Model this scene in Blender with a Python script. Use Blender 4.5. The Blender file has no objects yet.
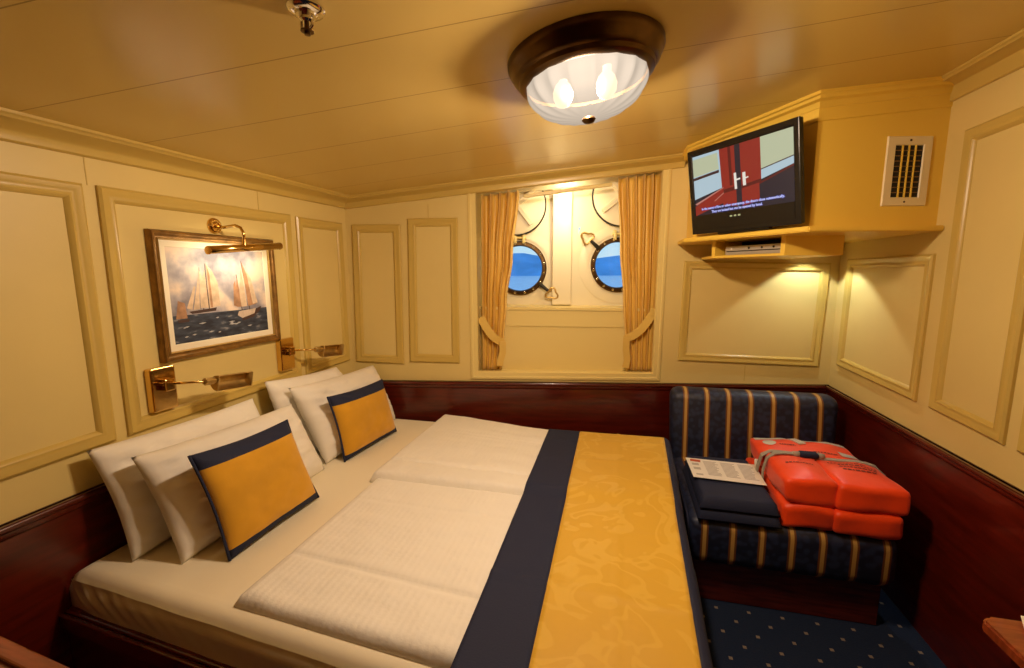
import bpy, bmesh, math, random
from mathutils import Vector, Matrix, noise

random.seed(7)
SC = bpy.context.scene
COL = SC.collection

# ---------------------------------------------------------------- camera, world, exposure
def cam_matrix(loc, yaw, pitch, roll):
    cy, sy = math.cos(yaw), math.sin(yaw)
    fwd = Vector((-sy*math.cos(pitch), cy*math.cos(pitch), math.sin(pitch)))
    r = Vector((cy, sy, 0)); u = r.cross(fwd)
    c, s = math.cos(roll), math.sin(roll)
    R, U = c*r + s*u, -s*r + c*u
    m = Matrix(((R.x, U.x, -fwd.x, loc[0]), (R.y, U.y, -fwd.y, loc[1]), (R.z, U.z, -fwd.z, loc[2]), (0, 0, 0, 1)))
    return m
cd = bpy.data.cameras.new('camera'); cam = bpy.data.objects.new('camera', cd); COL.objects.link(cam)
cd.sensor_fit = 'HORIZONTAL'; cd.sensor_width = 36; cd.lens = 36*435.65/1024; cd.clip_start = .02; cd.clip_end = 3000
cam.matrix_world = cam_matrix((1.687, -2.489, 1.513), .24072, -.1414, -.0060)
SC.camera = cam

wd = bpy.data.worlds.new('sky'); SC.world = wd; wd.use_nodes = True
nt = wd.node_tree; nt.nodes.clear()
wo = nt.nodes.new('ShaderNodeOutputWorld'); wb = nt.nodes.new('ShaderNodeBackground')
tc = nt.nodes.new('ShaderNodeTexCoord'); sep = nt.nodes.new('ShaderNodeSeparateXYZ'); rmp = nt.nodes.new('ShaderNodeValToRGB')
nt.links.new(tc.outputs['Generated'], sep.inputs[0]); nt.links.new(sep.outputs['Z'], rmp.inputs[0])
rmp.color_ramp.elements[0].position = 0.0; rmp.color_ramp.elements[0].color = (.66, .90, 1, 1)
rmp.color_ramp.elements[1].position = .5; rmp.color_ramp.elements[1].color = (.10, .36, .95, 1)
cn = nt.nodes.new('ShaderNodeTexNoise'); cn.inputs['Scale'].default_value = 9; cn.inputs['Detail'].default_value = 5
cr = nt.nodes.new('ShaderNodeValToRGB'); cr.color_ramp.elements[0].position = .48; cr.color_ramp.elements[1].position = .66
mx = nt.nodes.new('ShaderNodeMix'); mx.data_type = 'RGBA'; mx.inputs[7].default_value = (.85, .97, 1.05, 1)
nt.links.new(tc.outputs['Generated'], cn.inputs['Vector']); nt.links.new(cn.outputs['Fac'], cr.inputs[0])
nt.links.new(cr.outputs[0], mx.inputs[0]); nt.links.new(rmp.outputs[0], mx.inputs[6])
nt.links.new(mx.outputs[2], wb.inputs[0]); wb.inputs[1].default_value = .95
nt.links.new(wb.outputs[0], wo.inputs[0])

vs = SC.view_settings; vs.view_transform = 'Standard'; vs.look = 'None'; vs.gamma = 1; vs.exposure = 0.0; vs.use_curve_mapping = False
SC.display_settings.display_device = 'sRGB'

WARM = (1.0, .76, .55)
CEIL_W, SPOT_W, NICHE_W, PICT_W = 930.0, 8.0, 3.4, 1.0   # lamp powers

# ---------------------------------------------------------------- room numbers
W, H = 2.959, 1.972
SA, CA = .17448, .98466               # the hull wall runs askew to the side walls
YF = -3.25                            # wall behind the camera
HW = .812                             # top of the wainscot
def cz(x, y): return H + .0990*x + .0175*y           # the deck head rises with the sheer
def LW(u, z, h=0): return Vector((h, u, z))
def RW(u, z, h=0): return Vector((W-h, u, z))
def BW(u, z, h=0): return Vector((CA*u + SA*h, SA*u - CA*h, z))

# ---------------------------------------------------------------- materials
def new_mat(name):
    m = bpy.data.materials.new(name); m.use_nodes = True
    return m, m.node_tree, m.node_tree.nodes['Principled BSDF']
def mat(name, col, rough=.5, metal=0, bump=None, var=None, coat=0, sheen=0, stretch=None, col2=None, spec=None, coat_rough=.1, ramp=(.35, .65)):
    m, t, b = new_mat(name)
    b.inputs['Base Color'].default_value = (*col, 1); b.inputs['Roughness'].default_value = rough; b.inputs['Metallic'].default_value = metal
    b.inputs['Coat Weight'].default_value = coat; b.inputs['Coat Roughness'].default_value = coat_rough
    b.inputs['Sheen Weight'].default_value = sheen
    if spec is not None: b.inputs['Specular IOR Level'].default_value = spec
    tcn = t.nodes.new('ShaderNodeTexCoord'); mp = t.nodes.new('ShaderNodeMapping')
    t.links.new(tcn.outputs['Object'], mp.inputs[0])
    if stretch: mp.inputs['Scale'].default_value = stretch
    if var:
        n = t.nodes.new('ShaderNodeTexNoise'); n.inputs['Scale'].default_value = var[0]; n.inputs['Detail'].default_value = 6
        t.links.new(mp.outputs[0], n.inputs['Vector'])
        r = t.nodes.new('ShaderNodeValToRGB'); r.color_ramp.elements[0].position = ramp[0]; r.color_ramp.elements[1].position = ramp[1]
        c2 = col2 or tuple(c*(1-var[1]) for c in col)
        r.color_ramp.elements[0].color = (*c2, 1); r.color_ramp.elements[1].color = (*col, 1)
        t.links.new(n.outputs['Fac'], r.inputs[0]); t.links.new(r.outputs[0], b.inputs['Base Color'])
    if bump:
        n2 = t.nodes.new('ShaderNodeTexNoise'); n2.inputs['Scale'].default_value = bump[0]; n2.inputs['Detail'].default_value = 5
        t.links.new(mp.outputs[0], n2.inputs['Vector'])
        bp = t.nodes.new('ShaderNodeBump'); bp.inputs['Strength'].default_value = bump[1]; bp.inputs['Distance'].default_value = .01
        t.links.new(n2.outputs['Fac'], bp.inputs['Height']); t.links.new(bp.outputs[0], b.inputs['Normal'])
    return m
def emit(name, col, strength):
    m, t, b = new_mat(name)
    b.inputs['Base Color'].default_value = (0, 0, 0, 1)
    b.inputs['Emission Color'].default_value = (*col, 1); b.inputs['Emission Strength'].default_value = strength
    return m
def node(t, kind, **kw):
    n = t.nodes.new(kind)
    for k, v in kw.items(): setattr(n, k, v)
    return n
def mth(t, op, a, b=None):
    n = node(t, 'ShaderNodeMath', operation=op)
    for i, v in enumerate((a, b)):
        if v is None: continue
        if isinstance(v, (int, float)): n.inputs[i].default_value = v
        else: t.links.new(v, n.inputs[i])
    return n.outputs[0]

M = {}
M['wall'] = mat('cream_wall_board', (.76, .60, .225), .42, bump=(180, .03), var=(2.5, .05))
M['mould'] = mat('ochre_cream_moulding', (.60, .43, .105), .32)
M['niche'] = mat('cream_gloss_paint', (.80, .64, .24), .35)
M['hull'] = mat('white_hull_paint', (.80, .72, .50), .35, bump=(14, .05))
M['cabinet'] = mat('yellow_cream_cabinet_paint', (.86, .58, .08), .40, bump=(120, .03))
M['wood'] = mat('dark_mahogany', (.115, .009, .003), .28, var=(5, .45), stretch=(1, 1, 9), coat=.35, coat_rough=.12)
M['wood_h'] = mat('dark_mahogany_horizontal', (.13, .016, .007), .25, var=(6, .45), stretch=(1, 1, 10), coat=.4)
M['wood_top'] = mat('polished_cherry_top', (.30, .055, .015), .22, var=(9, .4), stretch=(1.2, 9, 1), coat=.4)
M['brass'] = mat('polished_brass', (.72, .47, .15), .16, 1, bump=(60, .02))
M['brass_dull'] = mat('aged_brass', (.62, .42, .14), .42, .9, var=(30, .3))
M['bronze'] = mat('dark_bronze', (.13, .070, .024), .28, .9, var=(12, .4))
M['chrome'] = mat('chrome', (.72, .69, .64), .12, 1)
M['steel'] = mat('brushed_steel', (.55, .53, .50), .30, 1)
M['sheet'] = mat('white_cotton_sheet', (.86, .78, .58), .85, bump=(9, .10), sheen=.15)
M['pillowcase'] = mat('white_pillow_cotton', (.86, .82, .73), .85, bump=(16, .16), sheen=.15)
M['navy'] = mat('navy_cloth', (.0085, .014, .048), .80, bump=(220, .15))
M['suede'] = mat('gold_suede', (.68, .34, .008), .85, bump=(25, .06), var=(7, .14), sheen=.3)
M['black'] = mat('black_gloss_plastic', (.008, .008, .009), .22)
M['dark'] = mat('painted_void_shade', (.01, .008, .006), .8)  # near-black painted in for the shade inside hollows
M['gold_frame'] = mat('gilded_frame', (.30, .155, .035), .34, .55, var=(22, .45), bump=(70, .12))
M['gold_light'] = mat('bright_gilt', (.55, .36, .11), .30, .6)
M['matboard'] = mat('cream_mount', (.85, .78, .60), .8)
M['paper'] = mat('white_paper', (.84, .80, .72), .7)
M['ink'] = mat('grey_print', (.50, .46, .42), .7)
M['red_ink'] = mat('red_print', (.55, .10, .03), .7)
M['orange'] = mat('orange_nylon', (1.0, .065, .003), .45, bump=(20, .25), sheen=.15, var=(6, .12))
M['webbing'] = mat('grey_webbing', (.36, .33, .27), .7, bump=(300, .2))
M['reflect'] = mat('silver_reflective_tape', (.70, .68, .60), .35, .2)
M['black_print'] = mat('black_print', (.06, .012, .005), .6)
M['silver'] = mat('silver_plastic', (.50, .47, .41), .35, .4)
M['rubber'] = mat('black_rubber', (.02, .017, .012), .6)
M['sea'] = mat('blue_sea', (.50, .86, 1.0), .35, var=(.4, .3))
M['hill'] = mat('distant_blue_hill', (.20, .58, .95), .9, var=(.02, .35))
M['tieback'] = mat('gold_sateen_band', (.76, .52, .12), .45, bump=(140, .08), sheen=.2)

def make_ceiling_mat():
    m, t, b = new_mat('glossy_ceiling_planks')
    tcn = node(t, 'ShaderNodeTexCoord'); sp = node(t, 'ShaderNodeSeparateXYZ'); t.links.new(tcn.outputs['Object'], sp.inputs[0])
    w = mth(t, 'SUBTRACT', sp.outputs['Y'], mth(t, 'MULTIPLY', sp.outputs['X'], .10))
    k = mth(t, 'MODULO', mth(t, 'ADD', w, 10*.325 + 1.595), .325)
    d = mth(t, 'ABSOLUTE', mth(t, 'SUBTRACT', k, .1625))
    g = mth(t, 'GREATER_THAN', d, .1608)
    mxn = node(t, 'ShaderNodeMix', data_type='RGBA'); mxn.inputs[6].default_value = (.66, .48, .15, 1); mxn.inputs[7].default_value = (.36, .25, .075, 1)
    t.links.new(g, mxn.inputs[0]); t.links.new(mxn.outputs[2], b.inputs['Base Color'])
    bp = node(t, 'ShaderNodeBump'); bp.inputs['Strength'].default_value = .6; bp.inputs['Distance'].default_value = .004
    n = node(t, 'ShaderNodeTexNoise'); n.inputs['Scale'].default_value = 1.8; n.inputs['Detail'].default_value = 1
    hsum = mth(t, 'ADD', mth(t, 'MULTIPLY', g, -1.0), mth(t, 'MULTIPLY', n.outputs['Fac'], 1.2))
    t.links.new(tcn.outputs['Object'], n.inputs['Vector'])
    t.links.new(hsum, bp.inputs['Height']); t.links.new(bp.outputs[0], b.inputs['Normal'])
    b.inputs['Roughness'].default_value = .24
    return m
M['ceiling'] = make_ceiling_mat()

def make_carpet():
    m, t, b = new_mat('navy_dotted_carpet')
    tcn = node(t, 'ShaderNodeTexCoord'); mp = node(t, 'ShaderNodeMapping'); t.links.new(tcn.outputs['Object'], mp.inputs[0])
    mp.inputs['Rotation'].default_value = (0, 0, math.radians(45)); mp.inputs['Scale'].default_value = (10.5, 10.5, 0)
    v = node(t, 'ShaderNodeTexVoronoi', distance='MANHATTAN'); v.inputs['Scale'].default_value = 1; v.inputs['Randomness'].default_value = 0
    t.links.new(mp.outputs[0], v.inputs['Vector'])
    l = mth(t, 'LESS_THAN', v.outputs['Distance'], .105)
    n = node(t, 'ShaderNodeTexNoise'); n.inputs['Scale'].default_value = 160; t.links.new(tcn.outputs['Object'], n.inputs['Vector'])
    cr = node(t, 'ShaderNodeValToRGB'); cr.color_ramp.elements[0].color = (.002, .008, .030, 1); cr.color_ramp.elements[1].color = (.005, .020, .065, 1)
    t.links.new(n.outputs['Fac'], cr.inputs[0])
    mxn = node(t, 'ShaderNodeMix', data_type='RGBA'); mxn.inputs[7].default_value = (.24, .19, .15, 1)
    t.links.new(l, mxn.inputs[0]); t.links.new(cr.outputs[0], mxn.inputs[6]); t.links.new(mxn.outputs[2], b.inputs['Base Color'])
    bp = node(t, 'ShaderNodeBump'); bp.inputs['Strength'].default_value = .5; bp.inputs['Distance'].default_value = .004
    t.links.new(n.outputs['Fac'], bp.inputs['Height']); t.links.new(bp.outputs[0], b.inputs['Normal'])
    b.inputs['Roughness'].default_value = .95
    return m
M['carpet'] = make_carpet()

def make_sofa_fabric():
    """navy brocade with gold twin stripes every 0.115 m, running over the cushion"""
    m, t, b = new_mat('navy_gold_striped_brocade')
    tcn = node(t, 'ShaderNodeTexCoord'); sp = node(t, 'ShaderNodeSeparateXYZ'); t.links.new(tcn.outputs['Object'], sp.inputs[0])
    k = mth(t, 'MODULO', mth(t, 'ADD', sp.outputs['X'], 1.15 + .4025), .115)
    d = mth(t, 'ABSOLUTE', mth(t, 'SUBTRACT', k, .0575))
    band = mth(t, 'LESS_THAN', d, .0155); core = mth(t, 'LESS_THAN', d, .0075)
    n = node(t, 'ShaderNodeTexVoronoi', feature='SMOOTH_F1'); n.inputs['Scale'].default_value = 38; t.links.new(tcn.outputs['Object'], n.inputs['Vector'])
    cr = node(t, 'ShaderNodeValToRGB'); cr.color_ramp.elements[0].position = .30; cr.color_ramp.elements[1].position = .50
    cr.color_ramp.elements[0].color = (.020, .030, .075, 1); cr.color_ramp.elements[1].color = (.008, .012, .034, 1)
    t.links.new(n.outputs['Distance'], cr.inputs[0])
    m1 = node(t, 'ShaderNodeMix', data_type='RGBA'); m1.inputs[7].default_value = (.16, .055, .012, 1)
    m2 = node(t, 'ShaderNodeMix', data_type='RGBA'); m2.inputs[7].default_value = (.52, .31, .08, 1)
    t.links.new(band, m1.inputs[0]); t.links.new(cr.outputs[0], m1.inputs[6])
    t.links.new(core, m2.inputs[0]); t.links.new(m1.outputs[2], m2.inputs[6]); t.links.new(m2.outputs[2], b.inputs['Base Color'])
    b.inputs['Roughness'].default_value = .5
    return m
M['sofa'] = make_sofa_fabric()

def make_damask():
    m, t, b = new_mat('gold_damask')
    tcn = node(t, 'ShaderNodeTexCoord')
    n = node(t, 'ShaderNodeTexNoise'); n.inputs['Scale'].default_value = 6.5; n.inputs['Detail'].default_value = 1.2; n.inputs['Distortion'].default_value = 1.6
    t.links.new(tcn.outputs['Object'], n.inputs['Vector'])
    cr = node(t, 'ShaderNodeValToRGB'); e = cr.color_ramp.elements
    e[0].position = .50; e[1].position = .53; e[0].color = (0, 0, 0, 1); e[1].color = (1, 1, 1, 1)
    x = e.new(.60); x.color = (1, 1, 1, 1); y = e.new(.63); y.color = (0, 0, 0, 1)
    t.links.new(n.outputs['Fac'], cr.inputs[0])
    mxn = node(t, 'ShaderNodeMix', data_type='RGBA'); mxn.inputs[6].default_value = (.66, .385, .025, 1); mxn.inputs[7].default_value = (.71, .44, .05, 1)
    t.links.new(cr.outputs[0], mxn.inputs[0]); t.links.new(mxn.outputs[2], b.inputs['Base Color'])
    t.links.new(mth(t, 'SUBTRACT', .48, mth(t, 'MULTIPLY', cr.outputs[0], .12)), b.inputs['Roughness'])
    n2 = node(t, 'ShaderNodeTexNoise'); n2.inputs['Scale'].default_value = 7; n2.inputs['Detail'].default_value = 3; t.links.new(tcn.outputs['Object'], n2.inputs['Vector'])
    bp = node(t, 'ShaderNodeBump'); bp.inputs['Strength'].default_value = .25; bp.inputs['Distance'].default_value = .02
    t.links.new(n2.outputs['Fac'], bp.inputs['Height']); t.links.new(bp.outputs[0], b.inputs['Normal'])
    b.inputs['Sheen Weight'].default_value = .2
    return m
M['damask'] = make_damask()

def make_duvet():
    m, t, b = new_mat('white_striped_duvet_cotton')
    tcn = node(t, 'ShaderNodeTexCoord'); sp = node(t, 'ShaderNodeSeparateXYZ'); t.links.new(tcn.outputs['Object'], sp.inputs[0])
    s = mth(t, 'SINE', mth(t, 'MULTIPLY', sp.outputs['X'], 2*math.pi/.022))
    n = node(t, 'ShaderNodeTexNoise'); n.inputs['Scale'].default_value = 11; n.inputs['Detail'].default_value = 5; t.links.new(tcn.outputs['Object'], n.inputs['Vector'])
    hsum = mth(t, 'ADD', mth(t, 'MULTIPLY', s, .055), mth(t, 'MULTIPLY', n.outputs['Fac'], 1.5))
    bp = node(t, 'ShaderNodeBump'); bp.inputs['Strength'].default_value = .4; bp.inputs['Distance'].default_value = .012
    t.links.new(hsum, bp.inputs['Height']); t.links.new(bp.outputs[0], b.inputs['Normal'])
    b.inputs['Base Color'].default_value = (.87, .84, .76, 1); b.inputs['Roughness'].default_value = .7; b.inputs['Sheen Weight'].default_value = .2
    return m
M['duvet'] = make_duvet()

def make_curtain():
    m, t, b = new_mat('gold_sateen_curtain')
    tcn = node(t, 'ShaderNodeTexCoord'); mp = node(t, 'ShaderNodeMapping'); mp.inputs['Scale'].default_value = (60, 60, 1.2); t.links.new(tcn.outputs['Object'], mp.inputs[0])
    n = node(t, 'ShaderNodeTexNoise'); n.inputs['Scale'].default_value = 1; t.links.new(mp.outputs[0], n.inputs['Vector'])
    cr = node(t, 'ShaderNodeValToRGB'); cr.color_ramp.elements[0].position = .4; cr.color_ramp.elements[1].position = .6
    cr.color_ramp.elements[0].color = (.66, .37, .04, 1); cr.color_ramp.elements[1].color = (.84, .56, .11, 1)
    t.links.new(n.outputs['Fac'], cr.inputs[0]); t.links.new(cr.outputs[0], b.inputs['Base Color'])
    b.inputs['Roughness'].default_value = .42; b.inputs['Sheen Weight'].default_value = .2
    return m
M['curtain'] = make_curtain()

def make_glass(name, tint, transp):
    m, t, b = new_mat(name); t.nodes.remove(b)
    out = t.nodes['Material Output']
    tr = node(t, 'ShaderNodeBsdfTransparent'); tr.inputs[0].default_value = (*tint, 1)
    gl = node(t, 'ShaderNodeBsdfGlossy'); gl.inputs['Roughness'].default_value = .05
    ms = node(t, 'ShaderNodeMixShader'); ms.inputs[0].default_value = 1-transp
    t.links.new(tr.outputs[0], ms.inputs[1]); t.links.new(gl.outputs[0], ms.inputs[2]); t.links.new(ms.outputs[0], out.inputs[0])
    return m
M['glass'] = make_glass('porthole_glass', (.93, .98, 1), .95)

def make_bowl():
    """frosted ribbed lamp glass: partly clear, glowing more where it is seen square on"""
    m, t, b = new_mat('frosted_lamp_glass'); t.nodes.remove(b)
    out = t.nodes['Material Output']
    tr = node(t, 'ShaderNodeBsdfTransparent'); tr.inputs[0].default_value = (1, .97, .92, 1)
    lw = node(t, 'ShaderNodeLayerWeight'); lw.inputs['Blend'].default_value = .42
    em = node(t, 'ShaderNodeEmission'); em.inputs[0].default_value = (1, .82, .64, 1)
    t.links.new(mth(t, 'ADD', .46, mth(t, 'MULTIPLY', mth(t, 'POWER', mth(t, 'SUBTRACT', 1.0, lw.outputs['Facing']), 1.6), .62)), em.inputs[1])
    a = node(t, 'ShaderNodeMixShader'); a.inputs[0].default_value = .935
    t.links.new(tr.outputs[0], a.inputs[1]); t.links.new(em.outputs[0], a.inputs[2]); t.links.new(a.outputs[0], out.inputs[0])
    return m
M['bowl'] = make_bowl()

def make_painting_mat():
    """painted canvas: clouded sky above a dark sea"""
    m, t, b = new_mat('oil_painted_sea_and_sky')
    tcn = node(t, 'ShaderNodeTexCoord'); sp = node(t, 'ShaderNodeSeparateXYZ'); t.links.new(tcn.outputs['Object'], sp.inputs[0])
    n = node(t, 'ShaderNodeTexNoise'); n.inputs['Scale'].default_value = 8; n.inputs['Detail'].default_value = 5; t.links.new(tcn.outputs['Object'], n.inputs['Vector'])
    cr = node(t, 'ShaderNodeValToRGB'); e = cr.color_ramp.elements
    e[0].position = .36; e[0].color = (.20, .19, .23, 1); e[1].position = .62; e[1].color = (.74, .60, .48, 1)
    x = e.new(.50); x.color = (.42, .38, .40, 1)
    t.links.new(n.outputs['Fac'], cr.inputs[0])
    mp = node(t, 'ShaderNodeMapping'); mp.inputs['Scale'].default_value = (1, 7, 26); t.links.new(tcn.outputs['Object'], mp.inputs[0])
    n2 = node(t, 'ShaderNodeTexNoise'); n2.inputs['Scale'].default_value = 2.2; n2.inputs['Detail'].default_value = 5; t.links.new(mp.outputs[0], n2.inputs['Vector'])
    c2 = node(t, 'ShaderNodeValToRGB'); e = c2.color_ramp.elements
    e[0].position = .40; e[0].color = (.018, .022, .038, 1); e[1].position = .72; e[1].color = (.30, .30, .32, 1)
    x = e.new(.60); x.color = (.05, .065, .10, 1)
    t.links.new(n2.outputs['Fac'], c2.inputs[0])
    k = mth(t, 'LESS_THAN', sp.outputs['Z'], -.075)
    mxn = node(t, 'ShaderNodeMix', data_type='RGBA'); t.links.new(k, mxn.inputs[0]); t.links.new(cr.outputs[0], mxn.inputs[6]); t.links.new(c2.outputs[0], mxn.inputs[7])
    t.links.new(mxn.outputs[2], b.inputs['Base Color']); b.inputs['Roughness'].default_value = .55
    return m
M['painting'] = make_painting_mat()

# ---------------------------------------------------------------- mesh helpers
OFF = {}
def tag(o, label=None, cat=None, group=None, kind=None):
    if label: o['label'] = label
    if cat: o['category'] = cat
    if group: o['group'] = group
    if kind: o['kind'] = kind
    return o
def thing(name, loc, label, cat, group=None):
    o = bpy.data.objects.new(name, None); COL.objects.link(o); o.location = loc; o.empty_display_size = .05
    OFF[o] = Vector(loc)
    return tag(o, label, cat, group)
def build(name, bm, m, parent=None, smooth=False, origin=None, keep=False):
    """link a bmesh (world coordinates) as one object; under a parent its vertices become local"""
    if parent is not None: off = OFF[parent]
    else: off = Vector(origin) if origin else Vector((0, 0, 0))
    bmesh.ops.translate(bm, verts=bm.verts, vec=-off)
    if not keep: bmesh.ops.recalc_face_normals(bm, faces=bm.faces)
    me = bpy.data.meshes.new(name); bm.to_mesh(me); bm.free()
    for mm in (m if isinstance(m, (list, tuple)) else [m]): me.materials.append(mm)
    if smooth:
        me.polygons.foreach_set('use_smooth', [True]*len(me.polygons))
        if smooth != 'all':
            try: me.set_sharp_from_angle(angle=math.radians(40))
            except Exception: pass
    o = bpy.data.objects.new(name, me); COL.objects.link(o)
    if parent is not None: o.parent = parent
    else: o.location = off
    OFF[o] = off
    return o
def BM(): return bmesh.new()
def box(bm, lo, hi, r=0, seg=3, xf=None):
    vs_ = [bm.verts.new((x, y, z)) for x in (lo[0], hi[0]) for y in (lo[1], hi[1]) for z in (lo[2], hi[2])]
    fs = [bm.faces.new([vs_[i] for i in q]) for q in ((0, 1, 3, 2), (4, 6, 7, 5), (0, 4, 5, 1), (2, 3, 7, 6), (0, 2, 6, 4), (1, 5, 7, 3))]
    geo = list(vs_)
    if r > 0:
        es = list({e for f in fs for e in f.edges})
        res = bmesh.ops.bevel(bm, geom=es, offset=r, segments=seg, profile=.5, affect='EDGES')
        geo = list({v for f in res['faces'] for v in f.verts} | {v for v in vs_ if v.is_valid})
    if xf is not None:
        for v in geo:
            v.co = xf(v.co) if callable(xf) else xf @ v.co
    return geo
def prism(bm, pts, ext):
    """pts: 3D polygon; ext: extrusion vector"""
    e = Vector(ext); a = [bm.verts.new(Vector(p)) for p in pts]; b = [bm.verts.new(Vector(p)+e) for p in pts]; n = len(pts)
    bm.faces.new(a[::-1]); bm.faces.new(b)
    for i in range(n): bm.faces.new((a[i], a[(i+1) % n], b[(i+1) % n], b[i]))
def polyprism(bm, xy, z0, z1):
    prism(bm, [(x, y, z0) for x, y in xy], (0, 0, z1-z0))
def quad(bm, pts, mi=0):
    f = bm.faces.new([bm.verts.new(Vector(p)) for p in pts]); f.material_index = mi; return f
def basis(d):
    d = d.normalized(); a = Vector((0, 0, 1)) if abs(d.z) < .9 else Vector((1, 0, 0))
    u = d.cross(a).normalized(); return u, d.cross(u).normalized()
def tube(bm, path, r, n=12, cap=True):
    P = [Vector(p) for p in path]; rr = r if isinstance(r, (list, tuple)) else [r]*len(P); rings = []
    u = None
    for i, p in enumerate(P):
        d = (P[min(i+1, len(P)-1)] - P[max(i-1, 0)]).normalized()
        if u is None: u, v = basis(d)
        else:
            u = (u - d*u.dot(d)).normalized(); v = d.cross(u)
        rings.append([bm.verts.new(p + rr[i]*(math.cos(2*math.pi*k/n)*u + math.sin(2*math.pi*k/n)*v)) for k in range(n)])
    for a, b in zip(rings, rings[1:]):
        for k in range(n): bm.faces.new((a[k], a[(k+1) % n], b[(k+1) % n], b[k]))
    if cap: bm.faces.new(rings[0][::-1]); bm.faces.new(rings[-1])
def ribbon(bm, path, normals, w, t):
    """flat strap following a path; w across, t thick"""
    P = [Vector(p) for p in path]; rows = []
    for i, p in enumerate(P):
        d = (P[min(i+1, len(P)-1)] - P[max(i-1, 0)]).normalized(); nn = Vector(normals[i] if isinstance(normals, list) else normals)
        nn = (nn - d*nn.dot(d)).normalized(); s = d.cross(nn)
        rows.append([bm.verts.new(p + s*w/2*a + nn*t*b) for a, b in ((-1, 0), (1, 0), (1, 1), (-1, 1))])
    for a, b in zip(rows, rows[1:]):
        for k in range(4): bm.faces.new((a[k], a[(k+1) % 4], b[(k+1) % 4], b[k]))
    bm.faces.new(rows[0][::-1]); bm.faces.new(rows[-1])
def lathe(bm, prof, centre, axis=(0, 0, 1), n=32, mod=None):
    """prof: list of (radius, height along axis)"""
    c = Vector(centre); ax = Vector(axis).normalized(); u, v = basis(ax); rings = []
    for r, h in prof:
        if r < 1e-5: rings.append([bm.verts.new(c + ax*h)])
        else:
            rings.append([])
            for k in range(n):
                th = 2*math.pi*k/n; q = r*(mod(th, r, h) if mod else 1)
                rings[-1].append(bm.verts.new(c + ax*h + q*(math.cos(th)*u + math.sin(th)*v)))
    for a, b in zip(rings, rings[1:]):
        if len(a) == 1 and len(b) == 1: continue
        for k in range(n):
            if len(a) == 1: bm.faces.new((a[0], b[(k+1) % n], b[k]))
            elif len(b) == 1: bm.faces.new((a[k], a[(k+1) % n], b[0]))
            else: bm.faces.new((a[k], a[(k+1) % n], b[(k+1) % n], b[k]))
def moulding(bm, loop, prof, fn):
    """mitred moulding round a closed loop of (u, z) on a wall; prof: (inset, height)"""
    n = len(loop); P = [Vector((a, b)) for a, b in loop]
    area = sum(P[i].x*P[(i+1) % n].y - P[(i+1) % n].x*P[i].y for i in range(n)); sg = 1 if area > 0 else -1
    rows = []
    for d, h in prof:
        row = []
        for i in range(n):
            e0 = (P[i]-P[i-1]).normalized(); e1 = (P[(i+1) % n]-P[i]).normalized()
            n0 = Vector((-e0.y, e0.x))*sg; n1 = Vector((-e1.y, e1.x))*sg
            m = (n0+n1)/(1+n0.dot(n1))
            q = P[i] + m*d; row.append(bm.verts.new(fn(q.x, q.y, h)))
        rows.append(row)
    for a, b in zip(rows, rows[1:]):
        for i in range(n): bm.faces.new((a[i], a[(i+1) % n], b[(i+1) % n], b[i]))
def strip(bm, prof, stations):
    """sweep an open profile: stations = list of functions mapping (p,q) to a point"""
    rows = [[bm.verts.new(s(p, q)) for p, q in prof] for s in stations]
    for a, b in zip(rows, rows[1:]):
        for i in range(len(prof)-1): bm.faces.new((a[i], a[i+1], b[i+1], b[i]))
    for r in (rows[0], rows[-1]):
        try: bm.faces.new(r)
        except Exception: pass
def surf(bm, f, nu, nv, mi=None):
    g = [[bm.verts.new(f(i/nu, j/nv)) for j in range(nv+1)] for i in range(nu+1)]
    for i in range(nu):
        for j in range(nv):
            fc = bm.faces.new((g[i][j], g[i+1][j], g[i+1][j+1], g[i][j+1]))
            if mi: fc.material_index = mi((i+.5)/nu, (j+.5)/nv)
    return g
def nz(x, y, z=0, s=1): return noise.noise(Vector((x*s, y*s, z*s)))
def smooth01(t): t = max(0, min(1, t)); return t*t*(3-2*t)
def pad(bm, x0, x1, y0, y1, z0, z1, r, nu=40, nv=40, disp=None, xf=None, k0=.12):
    """closed soft slab: rounded rim, flat underside, displaced top"""
    def edge(d): return math.sqrt(max(0, 1-(1-min(1, d/r))**2))
    def pt(s, t, top):
        x = x0+(x1-x0)*s; y = y0+(y1-y0)*t
        d = min(x-x0, x1-x, y-y0, y1-y)
        z = z0 + (z1-z0)*(k0+(1-k0)*edge(max(0, d))) if top else z0
        if top and disp: z += disp(x, y)*min(1, d/r*.8)
        p = Vector((x, y, z)); return xf(p) if xf else p
    def rem(s, n, L):      # finer rows near the rim
        e = min(.45, r/L)
        return s
    a = surf(bm, lambda s, t: pt(s, t, True), nu, nv); b = surf(bm, lambda s, t: pt(s, t, False), nu, nv)
    n1 = [(i, 0) for i in range(nu)] + [(nu, j) for j in range(nv)] + [(i, nv) for i in range(nu, 0, -1)] + [(0, j) for j in range(nv, 0, -1)]
    for p, q in zip(n1, n1[1:]+n1[:1]):
        bm.faces.new((a[p[0]][p[1]], a[q[0]][q[1]], b[q[0]][q[1]], b[p[0]][p[1]]))
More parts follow.
